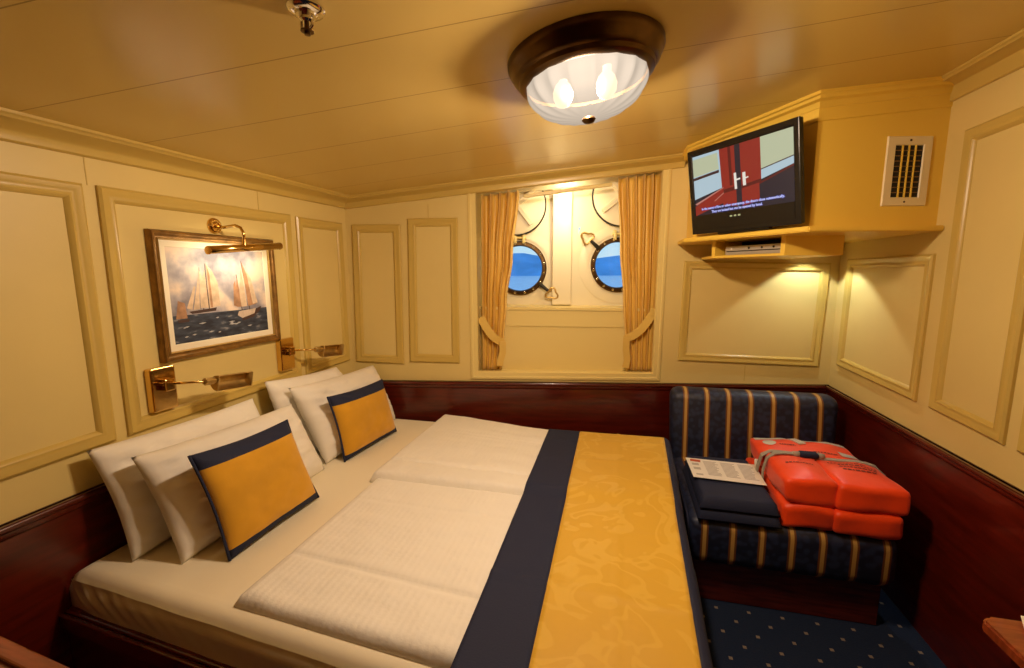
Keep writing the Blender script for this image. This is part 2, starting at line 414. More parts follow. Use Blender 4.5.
def pillow_points(bl, br, tr, tl, thick, seed, nu=30, nv=26, wr=1.0, pinch=.022):
    bl, br, tr, tl = map(Vector, (bl, br, tr, tl)); nrm = (br-bl).cross(tl-bl).normalized()
    def f(side):
        def g(s, t):
            # a little pinching of the edges between the corners
            es = s + pinch*math.sin(math.pi*t)*(.5-s)*2*abs(2*s-1)**2
            et = t + pinch*math.sin(math.pi*s)*(.5-t)*2*abs(2*t-1)**2
            p = (1-es)*(1-et)*bl + es*(1-et)*br + es*et*tr + (1-es)*et*tl
            b_ = ((1-abs(2*s-1)**3.2)*(1-abs(2*t-1)**3.2))
            b_ = max(0, b_)**.55
            rim = min(s, 1-s, t, 1-t)
            w = (.012*nz(s*4+seed, t*9, seed) + .011*nz(s*7-t*6, t*16+s*6+seed, seed) + .005*nz(s*20, t*26+seed, seed))*wr*min(1, rim*9)
            return p + nrm*side*(thick*.5*b_) + nrm*w
        return g
    return f
def make_pillow(bm, bl, br, tr, tl, thick, seed, wr=1.0, nu=44, nv=38, pinch=.022):
    f = pillow_points(bl, br, tr, tl, thick, seed, wr=wr, pinch=pinch)
    surf(bm, f(1), nu, nv); surf(bm, f(-1), nu, nv)
    bmesh.ops.remove_doubles(bm, verts=bm.verts, dist=.0004)

# ================================================================ THE ROOM
bm = BM(); box(bm, (-.15, YF-.1, -.06), (W+.15, 1.0, 0)); tag(build('floor', bm, M['carpet']), kind='structure')
bm = BM()
cs = [(-.15, YF-.1), (W+.2, YF-.1), (W+.2, .177*(W+.2)+.018), (-.15, .177*-.15+.018)]
prism(bm, [(x, y, cz(x, y)) for x, y in cs], (0, 0, .06)); tag(build('ceiling', bm, M['ceiling']), kind='structure')

PROF = [(0, 0), (0, .010), (.008, .016), (.018, .014), (.024, .010), (.034, .010), (.040, .013), (.047, .009), (.052, .0)]
def wall_quad(bm, fn, u0, u1, z0a, z0b, z1a, z1b, back):
    a = [fn(u0, z0a), fn(u1, z0b), fn(u1, z1b), fn(u0, z1a)]; b = [fn(u0, z0a, back), fn(u1, z0b, back), fn(u1, z1b, back), fn(u0, z1a, back)]
    prism_pts(bm, a, b)
def prism_pts(bm, A, B):
    a = [bm.verts.new(p) for p in A]; b = [bm.verts.new(p) for p in B]; n = len(a)
    bm.faces.new(a); bm.faces.new(b[::-1])
    for i in range(n): bm.faces.new((a[i], a[(i+1) % n], b[(i+1) % n], b[i]))
def ztop(fn, u): p = fn(u, 0); return cz(p.x, p.y) + .03

CAP = [(0, .000), (.012, .000), (.020, .006), (.022, .014), (.019, .022), (.013, .026), (.012, .040), (.007, .046), (.0, .05)]   # (height off wall, drop)
def finish_wall(wall, fn, u0, u1, panels, wains_skip=None):
    bm = BM()
    wall_quad(bm, lambda u, z, h=0: fn(u, z, h+.001 if h > -.01 else h), u0, u1, 0, 0, HW-.012, HW-.012, .008)
    build('wainscot', bm, M['wood'], wall)
    bm = BM(); strip(bm, [(h, HW-d) for h, d in CAP], [lambda p, q: fn(u0, q, p+.006), lambda p, q: fn(u1, q, p+.006)])
    strip(bm, [(0, HW), (.028, HW)], [lambda p, q: fn(u0, q, p), lambda p, q: fn(u1, q, p)])
    build('chair_rail', bm, M['wood_h'], wall, smooth=True)
    for q in panels:
        bm = BM(); moulding(bm, q, PROF, fn); build('panel_moulding', bm, M['mould'], wall, smooth=True)
def cornice(wall, fn, u0, u1, drop):
    bm = BM()
    pr = [(.088, -.005), (.088, .008), (.080, .011), (.076, .017), (.050, .019), (.034, .026), (.018, .030), (.014, .036), (.014, drop-.004), (.009, drop), (.0, drop)]
    def st(u):
        def g(h, d):
            p = fn(u, 0, h); p.z = cz(p.x, p.y) - d; return p
        return g
    strip(bm, pr, [st(u0), st(u1)]); build('cornice', bm, M['mould'], wall, smooth=True)

# left wall
bm = BM(); wall_quad(bm, LW, YF, .02, 0, 0, ztop(LW, YF), ztop(LW, .02), -.10)
wl = tag(build('wall_left', bm, M['wall']), kind='structure')
finish_wall(wl, LW, YF, 0, [
    [(-2.45, .925), (-1.412, .943), (-1.410, 1.801), (-2.45, 1.790)],
    [(-1.372, .944), (-.495, .950), (-.492, 1.816), (-1.368, 1.804)],
    [(-.455, .952), (-.053, .955), (-.053, 1.818), (-.450, 1.812)]])
cornice(wl, LW, YF, 0, .060)
bm = BM()
for u, z0, z1 in ((-1.39, 1.80, 1.905), (-.69, 1.815, 1.915)): box(bm, (0, u-.0015, z0), (.0012, u+.0015, z1))
build('board_joint', bm, M['mould'], wl)
# right wall
bm = BM(); wall_quad(bm, RW, YF, .53, 0, 0, ztop(RW, YF), ztop(RW, .53), -.10)
wr_ = tag(build('wall_right', bm, M['wall']), kind='structure')
finish_wall(wr_, RW, YF, .53, [
    [(-.290, .945), (.420, .957), (.412, 1.575), (-.292, 1.578)],
    [(-.745, .930), (-.380, .946), (-.380, 2.036), (-.745, 2.040)],
    [(-2.1, .925), (-.80, .930), (-.80, 2.04), (-2.1, 2.03)]])
cornice(wr_, RW, YF, -.27, .085)
# hull-side wall with the window opening
UL, UR = .779, 1.995            # outer edges of the window frame
IL, IR = .832, 1.972            # inner edges (the niche)
ZB = .868
def ztop_in(u): return 1.990 + (2.108-1.990)*(u-IL)/(IR-IL)
UE = W/CA
bm = BM()
wall_quad(bm, BW, 0, IL, 0, 0, ztop(BW, 0), ztop(BW, IL), -.02)
wall_quad(bm, BW, IR, UE+.02, 0, 0, ztop(BW, IR), ztop(BW, UE), -.02)
wall_quad(bm, BW, IL, IR, 0, 0, ZB, ZB, -.02)
wall_quad(bm, BW, IL, IR, ztop_in(IL), ztop_in(IR), ztop(BW, IL), ztop(BW, IR), -.02)
wb_ = tag(build('wall_back', bm, M['wall']), kind='structure')
finish_wall(wb_, BW, 0, UE, [
    [(.022, .936), (.340, .922), (.354, 1.812), (.042, 1.815)],
    [(.380, .938), (.706, .930), (.716, 1.847), (.400, 1.846)],
    [(2.088, .958), (2.932, .924), (2.950, 1.553), (2.098, 1.573)]])
cornice(wb_, BW, 0, 2.07, .064)
bm = BM()
for u, z0, z1 in ((.53, 1.85, 1.93), (2.50, .83, .93)): prism_pts(bm, [BW(u-.0015, z0), BW(u+.0015, z0), BW(u+.0015, z1), BW(u-.0015, z1)], [BW(u-.0015, z0, .0012), BW(u+.0015, z0, .0012), BW(u+.0015, z1, .0012), BW(u-.0015, z1, .0012)])
build('board_joint', bm, M['mould'], wb_)
# wall behind the camera
bm = BM(); box(bm, (-.1, YF-.1, 0), (W+.1, YF, 2.3)); wf = tag(build('wall_front', bm, M['wood']), kind='structure')
bm = BM(); box(bm, (0, YF, 0), (W, YF+.012, HW)); build('wainscot', bm, M['wood'], wf)

# ---------------------------------------------------------------- window niche
HOFF = -.30
win = bpy.data.objects.new('window_1', None); COL.objects.link(win); win['kind'] = 'structure'; OFF[win] = Vector((0, 0, 0))
bm = BM()
def niche_panel(P, Q): prism_pts(bm, P, Q)
D = -.52
niche_panel([BW(IL, ZB, .0), BW(IL, ZB, D), BW(IL, 2.34, D), BW(IL, ztop_in(IL), 0)], [BW(IL-.02, ZB, .0), BW(IL-.02, ZB, D), BW(IL-.02, 2.34, D), BW(IL-.02, ztop_in(IL), 0)])
niche_panel([BW(IR, ZB, .0), BW(IR, ZB, D), BW(IR, 2.34, D), BW(IR, ztop_in(IR), 0)], [BW(IR+.02, ZB, .0), BW(IR+.02, ZB, D), BW(IR+.02, 2.34, D), BW(IR+.02, ztop_in(IR), 0)])
build('side_lining', bm, M['niche'], win)
bm = BM()
niche_panel([BW(IL, ZB, .0), BW(IR, ZB, 0), BW(IR, ZB, D), BW(IL, ZB, D)], [BW(IL, ZB-.02, .0), BW(IR, ZB-.02, 0), BW(IR, ZB-.02, D), BW(IL, ZB-.02, D)])
build('sill', bm, M['niche'], win)
bm = BM()
prism_pts(bm, [BW(IL, ztop_in(IL)+.0, .0), BW(IR, ztop_in(IR), 0), BW(IR, 2.34, D), BW(IL, 2.34, D)], [BW(IL, ztop_in(IL)+.03, .0), BW(IR, ztop_in(IR)+.03, 0), BW(IR, 2.37, D), BW(IL, 2.37, D)])
build('head_lining', bm, M['niche'], win)
bm = BM()
prism_pts(bm, [BW(IL, ZB, -.10), BW(IR, ZB, -.10), BW(IR, 1.255, -.10), BW(IL, 1.27, -.10)], [BW(IL, ZB, -.12), BW(IR, ZB, -.12), BW(IR, 1.255, -.12), BW(IL, 1.27, -.12)])
prism_pts(bm, [BW(IL, 1.165, -.092), BW(IR, 1.15, -.092), BW(IR, 1.255, -.092), BW(IL, 1.27, -.092)], [BW(IL, 1.165, -.10), BW(IR, 1.15, -.10), BW(IR, 1.255, -.10), BW(IL, 1.27, -.10)])
build('lower_board', bm, M['niche'], win)
bm = BM()
prism_pts(bm, [BW(IL, 1.272, -.085), BW(IR, 1.257, -.085), BW(IR, 1.257, D+.1), BW(IL, 1.272, D+.1)], [BW(IL, 1.290, -.085), BW(IR, 1.275, -.085), BW(IR, 1.275, D+.1), BW(IL, 1.290, D+.1)])
build('ledge', bm, M['niche'], win)
# frame round the opening
bm = BM()
moulding(bm, [(UL, .826), (UR-.012, .826), (UR+.004, 2.158), (UL, 2.042)], [(0, 0), (0, .008), (.005, .0115), (.018, .0115), (.022, .008), (.046, .008), (.050, .0), (.050, -.02)], BW)
build('frame', bm, M['niche'], win, smooth=True)
# hull plating with two round holes
PR = .178
PA, PB = 1.085, 1.752
ports = [(PA, 1.537), (PB, 1.556)]
bm = BM()
def ring_cell(cu, czv, half_u, zb, zt, r, n=48):
    ins, outs = [], []
    for k in range(n):
        th = 2*math.pi*k/n; c, s = math.cos(th), math.sin(th)
        ins.append(bm.verts.new(BW(cu+r*c, czv+r*s, HOFF)))
        sc_ = min(half_u/abs(c) if abs(c) > 1e-6 else 9, ((zt-czv)/s if s > 1e-6 else (zb-czv)/s if s < -1e-6 else 9))
        outs.append(bm.verts.new(BW(cu+sc_*c, czv+sc_*s, HOFF)))
    for k in range(n): bm.faces.new((ins[k], ins[(k+1) % n], outs[(k+1) % n], outs[k]))
    ins2 = [bm.verts.new(BW(cu+r*math.cos(2*math.pi*k/n), czv+r*math.sin(2*math.pi*k/n), HOFF-.06)) for k in range(n)]
    for k in range(n): bm.faces.new((ins[k], ins2[k], ins2[(k+1) % n], ins[(k+1) % n]))
for (cu, c_z) in ports: ring_cell(cu, c_z, .27, 1.26, 1.81, PR)
def hq(u0, u1, z0, z1): quad(bm, [BW(u0, z0, HOFF), BW(u1, z0, HOFF), BW(u1, z1, HOFF), BW(u0, z1, HOFF)])
hq(.70, PA-.27, 1.2, 2.4); hq(PA+.27, PB-.27, 1.2, 2.4); hq(PB+.27, 2.2, 1.2, 2.4)
for (cu, c_z) in ports: hq(cu-.27, cu+.27, 1.81, 2.4); hq(cu-.27, cu+.27, 1.2, 1.26)
build('hull_plating', bm, M['hull'], win, smooth=True)
bm = BM()
box(bm, (1.306, 0, 1.288), (1.436, .055, 2.075), .006, 2, xf=lambda p: BW(p.x, p.z, HOFF+p.y))
build('frame_casing', bm, M['hull'], win)
bm = BM()
box(bm, (.80, 0, 2.055), (2.0, .07, 2.2), .006, 2, xf=lambda p: BW(p.x, p.z + (p.x-1.37)*.08, HOFF+p.y))
build('head_beam', bm, M['hull'], win)

# portholes
def porthole(cu, c_z, label, dog_dir, dead_z, dead_u, side):
    t = thing('porthole', BW(cu, c_z, HOFF), label, 'porthole', 'portholes in the hull')
    ax = Vector((SA, -CA, 0)); c = BW(cu, c_z, HOFF)
    bm = BM(); lathe(bm, [(.262, 0), (.262, .004), (.252, .006), (.20, .006), (.20, .0)], c, ax, 48); build('flange', bm, M['hull'], t, smooth=True)
    bm = BM(); lathe(bm, [(.152, -.02), (.152, .016), (.158, .024), (.176, .024), (.184, .016), (.184, 0)], c, ax, 56); rg = build('rim', bm, M['bronze'], t, smooth=True)
    for k in range(16):
        th = 2*math.pi*(k+.5)/16; q = BW(cu+.169*math.cos(th), c_z+.169*math.sin(th), HOFF+.022)
        bm = BM(); lathe(bm, [(.0085, 0), (.0085, .006), (.005, .009), (0, .009)], q, ax, 8); build('bolt', bm, M['chrome'], rg, smooth=True)
    bm = BM(); lathe(bm, [(.156, -.010), (0, -.010)], c, ax, 48); build('pane', bm, M['glass'], t)
    # dog bolt with a looped handle
    th = math.radians(dog_dir); cu2, cz2 = cu+.175*math.cos(th), c_z+.175*math.sin(th)
    du, dz = math.cos(th), math.sin(th)
    bm = BM(); tube(bm, [BW(cu2, cz2, HOFF+.02), BW(cu2+.03*du, cz2+.03*dz, HOFF+.045), BW(cu2+.075*du, cz2+.075*dz, HOFF+.05)], [.014, .013, .010], 10); dg = build('dog_bolt', bm, M['rubber'], t, smooth=True)
    bm = BM(); o = (cu2+.105*du, cz2+.105*dz)
    lp = []
    for k in range(17):
        a = 2*math.pi*k/16; rr = .038*(1+.25*math.cos(3*a)); lp.append(BW(o[0]+rr*math.cos(a+th), o[1]+.9*rr*math.sin(a+th), HOFF+.052))
    tube(bm, lp, .007, 8, cap=False); build('loop_handle', bm, M['brass_dull'], dg, smooth=True)
    # deadlight cover swung up above
    d = BW(dead_u, dead_z, HOFF+.0)
    bm = BM(); lathe(bm, [(0, .050), (.172, .050), (.190, .046), (.196, .036), (.196, .020), (0, .020)], d, ax, 56); dl = build('deadlight_cover', bm, M['hull'], t, smooth=True)
    bm = BM(); lathe(bm, [(.192, .036), (.200, .036), (.200, .047), (.195, .050), (.191, .047)], d, ax, 56); build('gasket', bm, M['rubber'], dl, smooth=True)
    bm = BM()
    for ang in (38, 128):
        a = math.radians(ang); R_ = Matrix.Rotation(a, 3, 'Z')
        box(bm, (-.165, -.015, .05), (.165, .015, .072), .003, 1, xf=lambda p: BW(dead_u + (R_ @ p).x, dead_z + (R_ @ p).y, HOFF+p.z))
    build('cross_rib', bm, M['hull'], dl)
    bm = BM(); hz = c_z+.195
    for s in (-1, 1): box(bm, (s*.028-.010, hz-.028, .0), (s*.028+.010, hz+.035, .045), .004, 2, xf=lambda p: BW(cu+p.x, p.y, HOFF+p.z))
    tube(bm, [BW(cu-.045, hz+.01, HOFF+.03), BW(cu+.045, hz+.01, HOFF+.03)], .009, 10)
    build('hinge', bm, M['niche'], t, smooth=True)
porthole(PA, 1.537, 'round brass-rimmed porthole next to the left curtain, white cover raised above it', -38, 1.955, 1.066, -1)
porthole(PB, 1.556, 'round brass-rimmed porthole partly behind the right curtain, loop handle at its upper left', 140, 2.005, 1.764, 1)

# strip lamp behind the head of the niche
t = thing('strip_lamp', BW(1.4, 2.03, -.05), 'slim warm strip lamp tucked behind the top of the window frame', 'lamp')
bm = BM(); box(bm, (1.12, -.05, 1.985), (1.66, -.025, 2.005), .003, 1, xf=lambda p: BW(p.x, p.z+.012+(p.x-1.4)*.113, p.y)); build('housing', bm, M['niche'], t)
bm = BM(); tube(bm, [BW(1.14, 1.982, -.040), BW(1.64, 2.038, -.040)], .006, 8); build('tube', bm, emit('strip_glow', (1, .80, .45), 6), t)

# outside: sea and far shore
bm = BM(); quad(bm, [(-1500, 3, -3), (1500, 3, -3), (1500, 1500, -3), (-1500, 1500, -3)]); tag(build('sea', bm, M['sea']), kind='structure')
bm = BM()
N = 60
for i in range(N):
    xs = [-900+1800*(i+k)/N for k in (0, 1)]
    hs = [22+16*nz(x*.008, 3.1)+9*nz(x*.03, 9.2) for x in xs]
    quad(bm, [(xs[0], 500, -3), (xs[1], 500, -3), (xs[1], 560, hs[1]), (xs[0], 560, hs[0])])
    quad(bm, [(xs[0], 560, hs[0]), (xs[1], 560, hs[1]), (xs[1], 700, -3), (xs[0], 700, -3)])
tag(build('hills', bm, M['hill']), kind='structure')

# ---------------------------------------------------------------- curtains
def curtain(label, left_edge, right_edge, ztop_f, zbot, folds, seed, tie, tie_tail):
    t = thing('curtain', BW((left_edge(1)+right_edge(1))/2, zbot, -.06), label, 'curtain', 'curtains in the window niche')
    def f(s, v):
        u = left_edge(v)+(right_edge(v)-left_edge(v))*s
        z = zbot + (ztop_f(u)-zbot)*v
        wob = .25*math.sin(2.3*v+seed)
        amp = .029*(.55+.45*v)
        ph = s*folds*2*math.pi + wob + .5*nz(s*3+seed, v*2)
        h = -.066 + amp*math.sin(ph) + .006*nz(s*9, v*5+seed)
        u += .35*amp*math.cos(ph)
        return BW(u, z, h)
    bm = BM(); surf(bm, f, 110, 40)
    o = build('drape', bm, M['curtain'], t, smooth='all')
    md = o.modifiers.new('cloth', 'SOLIDIFY'); md.thickness = .003; md.offset = 0
    bm = BM(); ribbon(bm, tie[0], tie[1], .050, .004); build('tieback', bm, M['tieback'], t)
    bm = BM()
    ribbon(bm, tie_tail, Vector((SA, -CA, 0)), .042, .004); build('tieback_tail', bm, M['tieback'], t)
def lerp_pts(pts):
    def g(v):
        for (a, x), (b, y) in zip(pts, pts[1:]):
            if v <= b: return x+(y-x)*smooth01((v-a)/(b-a))
        return pts[-1][1]
    return g
NB = Vector((SA, -CA, 0))
def tie_path(u0, z0, u1, z1, n=9, sag=.03):
    P = []
    for i in range(n):
        k = i/(n-1); P.append(BW(u0+(u1-u0)*k, z0+(z1-z0)*k - sag*math.sin(math.pi*k), -.045+.022*math.sin(math.pi*min(1, k*1.15))))
    return P
curtain('gold curtain at the left side of the window niche, gathered by a tieback', lerp_pts([(0, .845), (.35, .845), (1, .845)]),
        lerp_pts([(0, .975), (.17, .995), (.40, 1.015), (.65, 1.055), (1, 1.100)]), lambda u: ztop_in(u)-.003, ZB+.004, 4.6, 1.0,
        (tie_path(.842, 1.222, .990, 1.055), NB), [BW(.985, 1.07, -.026), BW(.985, 1.0, -.030), BW(.968, .94, -.034), BW(.966, .905, -.036)])
curtain('gold curtain at the right side of the window niche, gathered by a tieback', lerp_pts([(0, 1.780), (.17, 1.765), (.40, 1.745), (.65, 1.715), (1, 1.690)]),
        lerp_pts([(0, 1.948), (.35, 1.955), (.6, 1.957), (1, 1.966)]), lambda u: ztop_in(u)-.003, ZB+.004, 5.4, 4.2,
        (tie_path(1.768, 1.085, 1.950, 1.272), NB), [BW(1.772, 1.10, -.026), BW(1.772, 1.02, -.030), BW(1.782, .95, -.034), BW(1.772, .90, -.036)])

# ================================================================ BED
def SK(p):      # the near side of the bed stands a little askew
    y = p.y; p.y -= .077*p.x*max(0, min(1, (-.8-y)/.8)); p.x -= .034*max(0, -.13-y)*smooth01((p.x-1.4)/.45); return p
bed = thing('bed', (.98, -.82, 0), 'wide mahogany bed with fitted white sheet against left wall', 'bed')
bm = BM(); pad(bm, .004, 1.945, -1.600, .0, .42, .580, .045, 110, 110, k0=.62, disp=lambda x, y: .004*nz(x*2.2, y*2.2, 1), xf=SK); build('mattress', bm, M['sheet'], bed, smooth='all')
bm = BM(); box(bm, (.004, -1.622, .0), (1.955, -1.590, .462), .008, 3, xf=SK); sr = build('side_rail', bm, M['wood_h'], bed)
bm = BM(); box(bm, (.004, -1.636, .405), (1.955, -1.623, .458), .005, 2, xf=SK); build('rail_moulding', bm, M['wood_h'], sr)
bm = BM(); box(bm, (1.945, -1.62, .0), (1.975, .01, .46), .008, 3, xf=SK); build('footboard', bm, M['wood_h'], bed)
bm = BM(); box(bm, (.02, -1.585, .05), (1.94, -.005, .415), xf=SK); build('base', bm, M['wood'], bed)
# gathers of the fitted sheet over the head corner
bm = BM()
def skirt(q, t):
    x = .030+1.88*q; z = .560-.100*t; f = math.exp(-x*5.5)*smooth01((x-.03)/.06)
    y = -1.5995 - .010*smooth01(t*3)*(1-.3*t)*smooth01((x-.03)/.10) - .010*f*math.sin(2*math.pi*(x*15-t*1.5))*math.sin(math.pi*min(1, t*1.1)) - .003*nz(x*7, t*2)
    return SK(Vector((x, y, z)))
surf(bm, skirt, 380, 14); build('sheet_gather', bm, M['sheet'], bed, smooth='all')

def duvet(label, x0, x1, y0, y1, z1, seed, creases, xf):
    def dsp(x, y):
        h = .006*nz(x*3+seed, y*3) + .004*nz(x*9+seed, y*9, seed) + .003*nz(x*4, y*16, seed)
        for c, sl, dpt in creases: h -= dpt*math.exp(-((y-c-sl*(x-.9))/.010)**2)
        return h
    bm = BM(); pad(bm, x0, x1, y0, y1, .574, z1, .032, 100, 100, disp=dsp, xf=xf, k0=.30)
    tag(build('duvet', bm, M['duvet'], None, smooth='all', origin=((x0+x1)/2, (y0+y1)/2, .575)), label, 'duvet', 'folded duvets on the bed')
duvet('folded white duvet on the near half of the bed', .655, 1.905, -1.552, -.840, .614, 2.0, [(-1.36, -.03, .009), (-1.02, .0, .003)], SK)
def SK2(p): p.y -= .125*smooth01((p.x-.62)/.75)*smooth01((p.y+.55)/.5); return SK(p)
duvet('folded white duvet on the far half of the bed, by the window', .625, 1.905, -.850, -.004, .632, 6.0, [(-.70, -.03, .009), (-.30, 0, .003)], SK2)

# bed runner: navy band, gold damask, navy border falling over the foot
rn = thing('bed_runner', (1.62, -.8, .63), 'gold damask bed runner with navy bands across the foot of the bed', 'bed runner')
def gold_edge(y): return 1.940 - .034*max(0, -.13-y)
def runner_pt(x, y, seed=3.0):
    """x is arc length across the bed; past the gold edge it rolls over the foot"""
    z = .638 + .003*nz(x*3+seed, y*2.5) - .016*smooth01((-.80-y)/.08)
    for c, sl, d in ((-1.355, -.05, .007), (-.52, .05, .003), (-.30, .10, .003), (-1.06, .03, .003)):
        q = (y-c-sl*(x-1.5))/.012; z += d*math.exp(-q*q)*(.6+.4*nz(x*4, c*9))
    z += .003*math.exp(-((x-1.705)/.007)**2)
    xe = gold_edge(y)-.004
    if y > -.165: z -= .5*(y+.165)**2/.03
    if x > xe:
        a = x-xe; r = .035
        if a < r*math.pi/2: th = a/r; return Vector((xe+r*math.sin(th), y, z-r*(1-math.cos(th))))
        return Vector((xe+r+.06*(a-r*math.pi/2)+.004*math.sin(y*9), y, z-r-(a-r*math.pi/2)))
    return Vector((x, y, z))
def runner_part(name, xa, xb, m, nu):
    def f(s, t):
        y = -1.72+1.600*t; return runner_pt(xa(y)+(xb(y)-xa(y))*s, y)
    bm = BM(); surf(bm, f, nu, 110)
    o = build(name, bm, m, rn, smooth='all'); md = o.modifiers.new('cloth', 'SOLIDIFY'); md.thickness = .004; md.offset = 0
runner_part('navy_band', lambda y: 1.325-.008*y, lambda y: 1.497-.009*y, M['navy'], 14)
runner_part('gold_panel', lambda y: 1.497-.009*y, gold_edge, M['damask'], 30)
runner_part('navy_border', gold_edge, lambda y: 2.15, M['navy'], 24)

# ---------------------------------------------------------------- pillows
def pillow(label, bl, br, tr, tl, thick, seed):
    bm = BM(); make_pillow(bm, bl, br, tr, tl, thick, seed)
    tag(build('pillow', bm, M['pillowcase'], None, smooth='all', origin=((Vector(bl)+Vector(br))/2)), label, 'pillow', 'white pillows at the head of the bed')
pillow('white pillow against the left wall, rearmost in the near stack of pillows', (.170, -1.520, .585), (.170, -.845, .580), (.062, -.885, .945), (.064, -1.535, .960), .13, 1.3)
pillow('white pillow right behind the near gold cushion', (.335, -1.490, .580), (.335, -.775, .578), (.195, -.800, .900), (.180, -1.490, .930), .17, 5.1)
pillow('white pillow against the left wall, rearmost in the far stack by the window', (.170, -.800, .582), (.170, -.045, .580), (.064, -.270, .960), (.066, -.815, 1.005), .12, 8.7)
pillow('white pillow right behind the far gold cushion', (.310, -.735, .580), (.315, -.05, .580), (.160, -.030, .925), (.155, -.765, .965), .17, 12.4)
def cushion(label, bl, br, tr, tl, thick, seed):
    t = thing('cushion', (Vector(bl)+Vector(br))/2, label, 'cushion', 'gold cushions on the bed')
    f = pillow_points(bl, br, tr, tl, thick, seed, wr=.3, pinch=.03); n = 30
    a, b = .085, .845
    def part(name, m, v0, v1, lift):
        bm = BM()
        for side in (1, -1): surf(bm, lambda s, q: f(side)(s, v0+(v1-v0)*q), n, 24)
        bmesh.ops.remove_doubles(bm, verts=bm.verts, dist=.0004); build(name, bm, m, t, smooth='all')
    part('gold_cover', M['suede'], a, b, 0)
    part('navy_border', M['navy'], 0, a, 0); part('navy_border', M['navy'], b, 1, 0)
    bm = BM()
    P = [Vector(q) for q in (bl, br, tr, tl)]; g = f(1)
    for e in (0, 1):
        bm = BM(); tube(bm, [g(e, k/12) for k in range(13)], .005, 6); build('piping', bm, M['navy'], t, smooth='all')
cushion('gold suede cushion with navy borders on the near half of the bed', (.474, -1.440, .582), (.495, -1.030, .588), (.368, -1.030, .915), (.360, -1.445, .935), .11, 3.3)
cushion('gold suede cushion with navy borders on the far half, near the window', (.385, -.690, .582), (.430, -.255, .584), (.355, -.262, .898), (.318, -.700, .915), .11, 9.9)

# ================================================================ PAINTING AND LAMPS ON THE LEFT WALL
pt = thing('framed_painting', (.01, -.925, 1.425), 'gilt-framed painting of two sailing ships on the left wall', 'painting')
fy0, fy1, fz0, fz1 = -1.232, -.642, 1.178, 1.677
bm = BM(); moulding(bm, [(fy0, fz0), (fy1, fz0), (fy1, fz1), (fy0, fz1)], [(0, .002), (0, .022), (.006, .030), (.012, .030), (.018, .025), (.024, .020), (.028, .018), (.031, .020), (.034, .012)], LW); build('frame', bm, M['gold_frame'], pt, smooth=True)
bm = BM(); moulding(bm, [(fy0+.028, fz0+.028), (fy1-.028, fz0+.028), (fy1-.028, fz1-.028), (fy0+.028, fz1-.028)], [(0, .018), (.004, .023), (.008, .013)], LW); build('gilt_slip', bm, M['gold_light'], pt, smooth=True)
bm = BM(); moulding(bm, [(fy0+.032, fz0+.032), (fy1-.032, fz0+.032), (fy1-.032, fz1-.032), (fy0+.032, fz1-.032)], [(0, .012), (.028, .012), (.030, .009)], LW); build('mount', bm, M['matboard'], pt)
cy0, cy1, cz0, cz1 = fy0+.061, fy1-.061, fz0+.061, fz1-.061
bm = BM(); box(bm, (.002, cy0, cz0), (.010, cy1, cz1)); cv = build('canvas', bm, M['painting'], pt)
S_W = mat('painted_sail_cream', (.70, .52, .36), .6, var=(30, .3)); S_T = mat('painted_sail_tan', (.48, .26, .14), .6, var=(30, .4))
S_D = mat('painted_hull_dark', (.06, .03, .025), .6); S_L = mat('painted_hull_light', (.62, .50, .40), .6, var=(40, .3)); S_K = mat('painted_wave_foam', (.45, .46, .48), .6)
def cq(bm, pts, mi=0, h=.0108):
    """polygon on the canvas in (0..1) picture coordinates, built one paint layer thick"""
    bm.faces.new([bm.verts.new(LW(cy0+(cy1-cy0)*a, cz0+(cz1-cz0)*b, h)) for a, b in pts]).material_index = mi
def ship(name, parts, mats, c=(.3, .3), k=1.0):
    bm = BM()
    for i, (mi, p) in enumerate(parts): cq(bm, [(c[0]+(a-c[0])*k, c[1]+(b-c[1])*k) for a, b in p], mi, .0104+.0001*i)
    build(name, bm, mats, cv, keep=True)
ship('painted_ship', [(2, [(.185, .30), (.40, .31), (.41, .345), (.16, .325)]),
    (2, [(.285, .33), (.293, .33), (.285, .76), (.281, .76)]), (2, [(.335, .33), (.343, .33), (.338, .80), (.334, .80)]),
    (0, [(.145, .36), (.19, .34), (.235, .56), (.225, .58)]), (0, [(.20, .34), (.255, .34), (.275, .72), (.245, .56)]), (0, [(.262, .35), (.335, .35), (.330, .74), (.305, .66), (.280, .73)]),
    (0, [(.345, .345), (.445, .36), (.44, .60), (.40, .72), (.345, .80)]), (1, [(.355, .35), (.375, .35), (.370, .70), (.350, .78)])], [S_W, S_T, S_D], (.30, .30), 1.08)
ship('painted_ship', [(2, [(.70, .22), (.91, .31), (.90, .27), (.82, .20), (.70, .17)]), (3, [(.655, .235), (.70, .20), (.83, .235), (.85, .29), (.67, .275)]),
    (2, [(.70, .28), (.708, .28), (.678, .66), (.672, .66)]), (2, [(.78, .28), (.788, .28), (.735, .80), (.730, .80)]),
    (1, [(.625, .34), (.665, .32), (.660, .60), (.64, .56)]), (1, [(.665, .32), (.705, .32), (.680, .64), (.660, .52)]), (0, [(.70, .32), (.76, .32), (.725, .74), (.690, .48)]),
    (1, [(.77, .32), (.86, .34), (.80, .60), (.735, .80)]), (0, [(.82, .34), (.875, .35), (.82, .62), (.775, .70)])], [S_W, S_T, S_D, S_L], (.78, .25), 1.14)
ship('painted_boat', [(2, [(.05, .22), (.14, .22), (.15, .25), (.04, .25)]), (1, [(.03, .26), (.13, .26), (.12, .42), (.06, .45)])], [S_W, S_T, S_D])
bm = BM()
for k in range(16):
    a, b, w = random.uniform(.03, .9), random.uniform(.05, .27), random.uniform(.03, .08)
    cq(bm, [(a, b), (a+w*.5, b-.008), (a+w, b+.004), (a+w*.5, b+.008)], 0, .0103)
build('painted_foam', bm, S_K, cv, keep=True)

